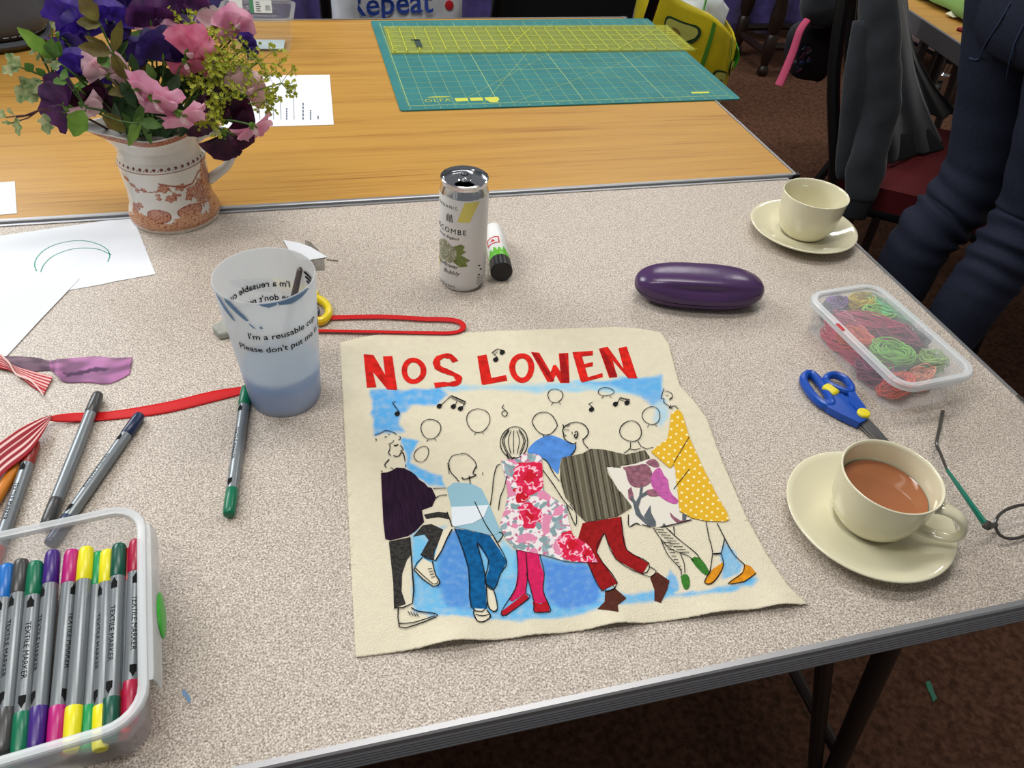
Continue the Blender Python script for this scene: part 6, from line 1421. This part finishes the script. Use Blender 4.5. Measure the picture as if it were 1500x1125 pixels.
sheet3('body', [(1268, -30, 1.44), (1280, 60, 1.42), (1290, 150, 1.40), (1298, 205, 1.39), (1300, 236, 1.385)], [(1318, -30, 1.56), (1332, 50, 1.54), (1346, 120, 1.50), (1366, 175, 1.47), (1384, 214, 1.455)], HOOD, ho, seed=2)
sheet3('hem', [(1296, 200, 1.392), (1299, 220, 1.386), (1299, 239, 1.380)], [(1362, 188, 1.46), (1374, 203, 1.452), (1384, 217, 1.448)], HOODD, ho, th=.010, amp=.004)
sheet3('hood', [(1310, -20, 1.62), (1322, 60, 1.60), (1340, 120, 1.58), (1352, 170, 1.57)], [(1328, -20, 1.70), (1340, 70, 1.66), (1370, 128, 1.64), (1412, 172, 1.62)], HOOD, ho, seed=4)
def pillow(name, outline, Y, th, mt_, parent, n=6):
    c3 = [A(u, v, Y) for u, v in outline]; c = sum(c3, V())/len(c3); nrm = V((-.2, -1, .25)).normalized(); R_ = []; K = len(smooth_path(c3, 4, True)); sp_ = smooth_path(c3, 4, True)
    for k in range(-n, n+1):
        t = k/n; s = math.sqrt(max(0, 1-t*t))**.7; s = max(s, .02); R_.append([c+(p-c)*s+nrm*th*t+nrm*th*.25*noise.noise(p*25)*s for p in sp_])
    m = MB(); m.rings(R_); return m.build(name, mt_, parent, world=True, sharp=0)
pillow('sleeve', [(1172, 20), (1188, -20), (1250, -24), (1246, 8), (1226, 30), (1196, 42)], 1.52, .030, HOOD, ho)
fb = thing('floral_bag', 'black floral cloth bag with a pink strap hanging beside the hoodie', 'bag', tuple(A(1200, 70, 1.56)))
BF = M('black_floral_cloth', (20, 18, 26), rough=.8, nz=(70, .3), col2=(20, 18, 26))
pillow('pouch', [(1160, 40), (1190, 26), (1232, 22), (1226, 72), (1204, 116), (1188, 118), (1160, 110), (1152, 76)], 1.57, .035, BF, fb)
FL = [M('pink_flower_print', (96, 52, 76), rough=.8), M('blue_flower_print', (44, 54, 92), rough=.8), M('grey_flower_print', (92, 92, 108), rough=.8)]
rd = random.Random(8)
for k in range(16):
    u, v = rd.uniform(1164, 1186), rd.uniform(66, 106); p = A(u, v, 1.53); m = MB(); s = rd.uniform(.003, .007)
    m.ico(p, s, 1, (1, .35, 1), .4); m.build('flower_print', FL[k % 3], fb, world=True)
m = MB(); c = path3([(1183, 29, 1.50), (1172, 45, 1.495), (1162, 75, 1.49), (1150, 105, 1.485), (1141, 125, 1.48)]); m.tube(c, [.0085+.002*(i/len(c)) for i in range(len(c))], 10, flat=.6); m.build('strap', M('pink_webbing', (186, 70, 104), rough=.85, bump=(500, .4)), fb, world=True)['label'] = 'bright pink cloth strap'

# ---- third table, cloths, trolley
t3 = thing('folding_table', 'oak folding table with a thick grey edge at the upper right', 'table', (1.4445, 1.4457, 0), math.radians(-9.3))
m = MB(); m.box((.37, .45, -.0125), (.735, 1.395, .024)); m.build('tabletop', OAK, t3, smooth=False)
GE = M('grey_edge_metal', (104, 102, 106), rough=.45, metal=.2)
for c, d in (((0, .45, -.021), (.008, 1.41, .042)), ((.74, .45, -.021), (.008, 1.41, .042)), ((.37, -.25, -.021), (.748, .008, .042)), ((.37, 1.151, -.021), (.748, .008, .042))):
    m = MB(); m.box(c, d); m.build('edge_trim', GE, t3, smooth=False, bevel=.002)
for y0, xs in ((.34, ((.10, -.05), (.16, -.02), (.62, .03))), (.95, ((.48, -.02), (.54, .0), (.62, .03)))):
    for x, dx in xs:
        m = MB(); m.tube([(x, y0, -.03), (x+dx, y0-.06, FLOOR+.005)], .013, 10); m.build('leg', STEEL, t3)
def crumple(c, sx, sy, h, seed, nu=26, nv=20, rz=0, folds=7):
    m = MB(); ca, sa = math.cos(rz), math.sin(rz)
    def fn(a, b):
        x, y = (a-.5)*2, (b-.5)*2; e = max(0, 1-max(abs(x), abs(y))**3); k = 1+.25*noise.noise(V((a*3, b*3, seed)))
        z = h*(.25+.75*e)*(.55+.45*math.sin(x*folds*.6+y*folds*.35+3*noise.noise(V((a*2.2, b*2.2, seed+4)))))+h*.5*e; X, Y = x*sx*k, y*sy*k
        return V((c[0]+X*ca-Y*sa, c[1]+X*sa+Y*ca, max(.003, z)+c[2]))
    m.slab(lambda a, b: fn(a, b), nu, nv, .0025); return m
q = P(1432, 12, .02); tag(crumple((q.x+.05, q.y+.06, .001), .115, .13, .045, 3).build('green_cloth', M('sage_cloth', (124, 158, 84), rough=.95), sharp=0), 'folded sage green cloth on the upper right table', 'cloth')
q = P(1430, 42, .01); tag(crumple((q.x+.06, q.y-.04, .001), .095, .06, .028, 9).build('red_cloth', M('dark_red_cloth', (132, 18, 30), rough=.9), sharp=0), 'dark red cloth under the edge of the green one on the upper right table', 'cloth')
q = P(1404, 20, .008); m = MB(); m.slab(lambda a, b: V((q.x-.03+.075*a, q.y-.02+.03*b, .006+.008*math.sin(a*4)*b)), 8, 4, .001); tag(m.build('paper_scrap', M('cream_paper', (214, 212, 180), rough=.9)), 'cream paper scrap beside the green cloth', 'paper')
tq = A(1395, 96, 2.80); tr = thing('trolley', 'trolley on castors under a pale pink cloth at the upper right', 'trolley', (tq.x+.30, tq.y+.30, FLOOR))
PK = M('pale_pink_cloth', (190, 170, 168), rough=.9)
m = MB(); R_ = []
for k in range(9):
    t = k/8; R_.append([V((x*(1+.03*math.sin(i*.9)*(1-t)), y*(1+.04*math.sin(i*1.3)*(1-t)), .205+.38*t+.012*math.sin(i*.7)*(1-t))) for i, (x, y) in enumerate(rrect(-.32, -.30, .32, .30, .05, 8))])
m.rings(R_); m.build('cloth_cover', PK, tr, sharp=0)
m = MB(); m.box((0, 0, .19), (.56, .52, .03)); m.build('shelf', BLK, tr, smooth=False)
TYRE = M('grey_tyre', (70, 70, 68), rough=.5)
for x, y in ((-.27, -.25), (.27, -.25), (-.27, .25), (.27, .25)):
    m = MB(); m.lathe([(.012, .105), (.024, .108), (.026, .130), (.018, .140), (.016, .178)], 18, (x, y, 0), cap=True); o = m.build('castor', CHROME, tr)
    m = MB(); m.lathe([(.010, -.014), (.040, -.014), (.046, -.008), (.0465, .008), (.040, .014), (.010, .014)], 24); m.xform(Matrix.Translation(V((x+.015, y, .0475))) @ Matrix.Rotation(PI/2, 4, 'X')); m.build('wheel', TYRE, o)
    m = MB(); m.lathe([(0, -.018), (.014, -.018), (.016, .018), (0, .018)], 16); m.xform(Matrix.Translation(V((x+.015, y, .0475))) @ Matrix.Rotation(PI/2, 4, 'X')); m.build('hub', CHROME, o)
    m = MB(); m.box((x+.008, y-.017, .08), (.03, .003, .075)); m.box((x+.008, y+.017, .08), (.03, .003, .075)); m.build('fork', CHROME, o, smooth=False)
# green scrap on the carpet
q = P(1362, 1013, FLOOR); m = MB(); pts = [(1355, 1000), (1361, 998), (1365, 1006), (1368, 1016), (1372, 1024), (1366, 1029), (1363, 1020), (1358, 1010)]
m.prism([(P(u, v, FLOOR)-q)[:2] for u, v in pts], .0, .002); tag(m.build('fabric_scrap', M('teal_scrap', (60, 120, 96), rough=.9), loc=(q.x, q.y, FLOOR+.0005), smooth=False), 'small green scrap lying on the carpet below the table', 'scrap')

# ================================================================ the person at the right
L1 = [(1512, -60, 1.16), (1489, 70, 1.15), (1465, 173, 1.14), (1436, 250, 1.13), (1394, 306, 1.125), (1362, 338, 1.12), (1336, 378, 1.115), (1316, 418, 1.11)]
L2 = [(1622, -40, 1.02), (1592, 100, 1.005), (1562, 200, .99), (1524, 300, .985), (1494, 344, .98), (1464, 384, .975), (1434, 424, .97), (1402, 470, .965)]
def leg_pts(Ls): return [A(*q) for q in Ls]
p1, p2 = leg_pts(L1), leg_pts(L2)
def extend(p):
    d = p[-1]-p[-2]; k = V((p[-1].x+.0, p[-1].y, FLOOR+.09)); return p+[p[-1].lerp(k, .5)+V((-.01, 0, 0)), k]
p1, p2 = extend(p1), extend(p2)
hip = A(1556, 10, 1.08); hip.z = .18
pe = thing('person', 'person in dark blue jeans standing at the right, seen from behind', 'person', (hip.x, hip.y, FLOOR))
vs = [hip]; ed = []; rad = [(.09, .07)]
def chain(par, pts, rs):
    i = par
    for p, r in zip(pts, rs): vs.append(p); rad.append((r, r)); ed.append((i, len(vs)-1)); i = len(vs)-1
    return i
sh = V((hip.x+.03, hip.y, .64)); 
ch = chain(0, [V((hip.x, hip.y, .32)), V((hip.x+.01, hip.y, .48)), sh, V((hip.x+.04, hip.y, .72)), V((hip.x+.06, hip.y, .80))], [.12, .125, .10, .05, .055])
for p in (p1, p2): chain(0, [p[0]*.999+V((0, 0, -.02)), p[2], p[4], p[6], p[9]], [.050, .040, .034, .030, .026])
for s in (-1, 1): chain(3, [sh+V((0, s*.17, -.02)), sh+V((.02, s*.22, -.28)), sh+V((.20, s*.19, -.42)), sh+V((.28, s*.17, -.44))], [.055, .042, .034, .030])
me = bpy.data.meshes.new('body'); vo = V((hip.x, hip.y, FLOOR)); me.from_pydata([tuple(p-vo) for p in vs], ed, []); body = bpy.data.objects.new('body', me); COL.objects.link(body); body.parent = pe
me.materials.append(M('skin', (206, 160, 134), rough=.5))
sk = body.modifiers.new('skin', 'SKIN'); me.skin_vertices.new() if not me.skin_vertices else None
for i, r in enumerate(rad): me.skin_vertices[0].data[i].radius = r
me.skin_vertices[0].data[0].use_root = True
sb = body.modifiers.new('smooth', 'SUBSURF'); sb.levels = 1; sb.render_levels = 1
hd_ = V((hip.x+.07, hip.y, .90)); m = MB(); m.ico(hd_, .105, 3, (.95, .76, 1.15)); m.ico(hd_+V((.10, 0, -.01)), .014, 2, (1, .8, 1.5)); m.ico(hd_+V((.085, 0, -.055)), .022, 2, (.5, 1.2, .35))
for s in (-1, 1): m.ico(hd_+V((0, s*.08, -.01)), .024, 2, (.6, .35, 1.2)); m.ico(hd_+V((.086, s*.034, .015)), .012, 2)
m.build('head', MATS['skin'], pe, world=True, sharp=0)
m = MB(); m.ico(hd_+V((-.018, 0, .022)), .112, 3, (.96, .82, 1.12), .1); m.build('hair', M('brown_hair', (70, 48, 34), rough=.6), pe, world=True, sharp=0)
for s in (-1, 1):
    hc = sh+V((.30, s*.17, -.44)); 
    for k in range(4): m = MB(); m.tube([hc+V((.03, (k-1.5)*.019, 0)), hc+V((.075-.006*abs(k-1.5), (k-1.5)*.021, -.008)), hc+V((.105-.010*abs(k-1.5), (k-1.5)*.021, -.025))], [.009, .0085, .006], 8); m.build('finger', MATS['skin'], pe, world=True)
    m = MB(); m.tube([hc+V((-.01, -s*.03, 0)), hc+V((.03, -s*.055, -.008)), hc+V((.06, -s*.058, -.015))], [.011, .010, .007], 8); m.build('thumb', MATS['skin'], pe, world=True)
    m = MB(); m.tube([hc+V((-.03, 0, 0)), hc+V((.02, 0, 0)), hc+V((.045, 0, -.002))], [.030, .040, .034], 12, flat=.42); m.build('palm', MATS['skin'], pe, world=True)
DEN = M('dark_denim', (19, 26, 48), rough=.85, nz=(240, .25), bump=(900, .3), stretch=(1, 1, .5))
def jean_leg(p, ws, seed):
    c = smooth_path(p, 9); K = len(c); R_ = []; n = 40
    for i, q in enumerate(c):
        t = c[min(i+1, K-1)]-c[max(i-1, 0)]; t.normalize(); x = V((0, 1, 0))-t*t.y; x.normalize(); y = t.cross(x); f = i/(K-1)*(len(ws)-1); k = min(len(ws)-2, int(f)); w_ = lerp(ws[k], ws[k+1], f-k)
        kn = math.exp(-((i/9-4.4)/1.15)**2); ring = []
        for j in range(n):
            a = 2*PI*j/n; cr = kn*.0055*math.sin(i*1.15+2.2*math.sin(a+seed)+.8*noise.noise(V((i*.3, a, seed))))+.0035*noise.noise(q*18+V((math.cos(a), math.sin(a), seed)))
            ring.append(q+(x*math.cos(a)*1.0+y*math.sin(a)*1.08)*(w_+cr))
        R_.append(ring)
    return R_
W1 = [.088, .084, .076, .067, .062, .060, .058, .055, .050, .050]
jm = MB(); jm.rings(jean_leg(p1, W1, 1)); jm.rings(jean_leg(p2, W1, 4))
R_ = []
for z, wx, wy, ox in ((.105, .060, .100, 0), (.12, .085, .130, 0), (.15, .102, .148, 0), (.19, .112, .160, 0), (.25, .112, .160, 0), (.31, .108, .152, .004)):
    R_.append([V((hip.x+ox+wx*math.cos(a), hip.y+wy*math.sin(a), z)) for a in [2*PI*k/40 for k in range(40)]])
jm.rings(R_); je = jm.build('jeans', DEN, pe, world=True, sharp=0)
SEAM = M('denim_stitch', (50, 64, 96), rough=.8)
def on_leg(pts, Y0, off):
    out = []
    for u, v in pts:
        c = A(u, v, Y0); out.append(c+(CAM-c).normalized()*off)
    return out
dgx = bpy.context.evaluated_depsgraph_get()
def cast(u, v, lift_=.0015):       # the point of the jeans seen at (u, v)
    o = CAM-V((hip.x, hip.y, FLOOR)); ok, loc, nr, ix = je.ray_cast(o, ray(u, v).normalized()); return (loc+nr*lift_) if ok else None
dgx.update()
for line in ([(1481, 4), (1470, 24), (1457, 45), (1444, 66), (1436, 84)], [(1435, 86), (1428, 87), (1421, 84)], [(1500, 36), (1488, 62), (1480, 90), (1474, 118)]):
    pp = [cast(*q) for q in line]; pp = [q for q in pp if q]
    if len(pp) > 1: m = MB(); m.tube(smooth_path(pp, 4), .0012, 5); m.build('stitching', SEAM, je)
m = MB(); R_ = []
for z, wx, wy in ((.29, .125, .172), (.42, .128, .178), (.56, .125, .190), (.64, .105, .185), (.70, .070, .10)): R_.append([V((hip.x+.01+wx*math.cos(a), hip.y+wy*math.sin(a), z)) for a in [2*PI*k/32 for k in range(32)]])
m.rings(R_)
for s in (-1, 1): m.tube(smooth_path([sh+V((0, s*.15, -.01)), sh+V((.02, s*.22, -.27)), sh+V((.17, s*.195, -.40))], 4), .052, 14)
m.build('jumper', M('grey_jumper', (96, 98, 104), rough=.95, nz=(80, .1)), pe, world=True, sharp=0)
for p in (p1, p2):
    f = p[-1]; m = MB(); R_ = []
    for x, w_, h in ((-.075, .022, .05), (-.06, .034, .075), (-.02, .038, .085), (.05, .042, .065), (.12, .046, .045), (.165, .036, .034), (.185, .012, .02)):
        R_.append([V((f.x+x, f.y+w_*math.cos(a), max(FLOOR+.001, FLOOR+h*.5+h*.5*math.sin(a)))) for a in [2*PI*k/18 for k in range(18)]])
    m.rings(R_); m.build('shoe', M('black_shoe', (22, 22, 24), rough=.5), pe, world=True, sharp=0)
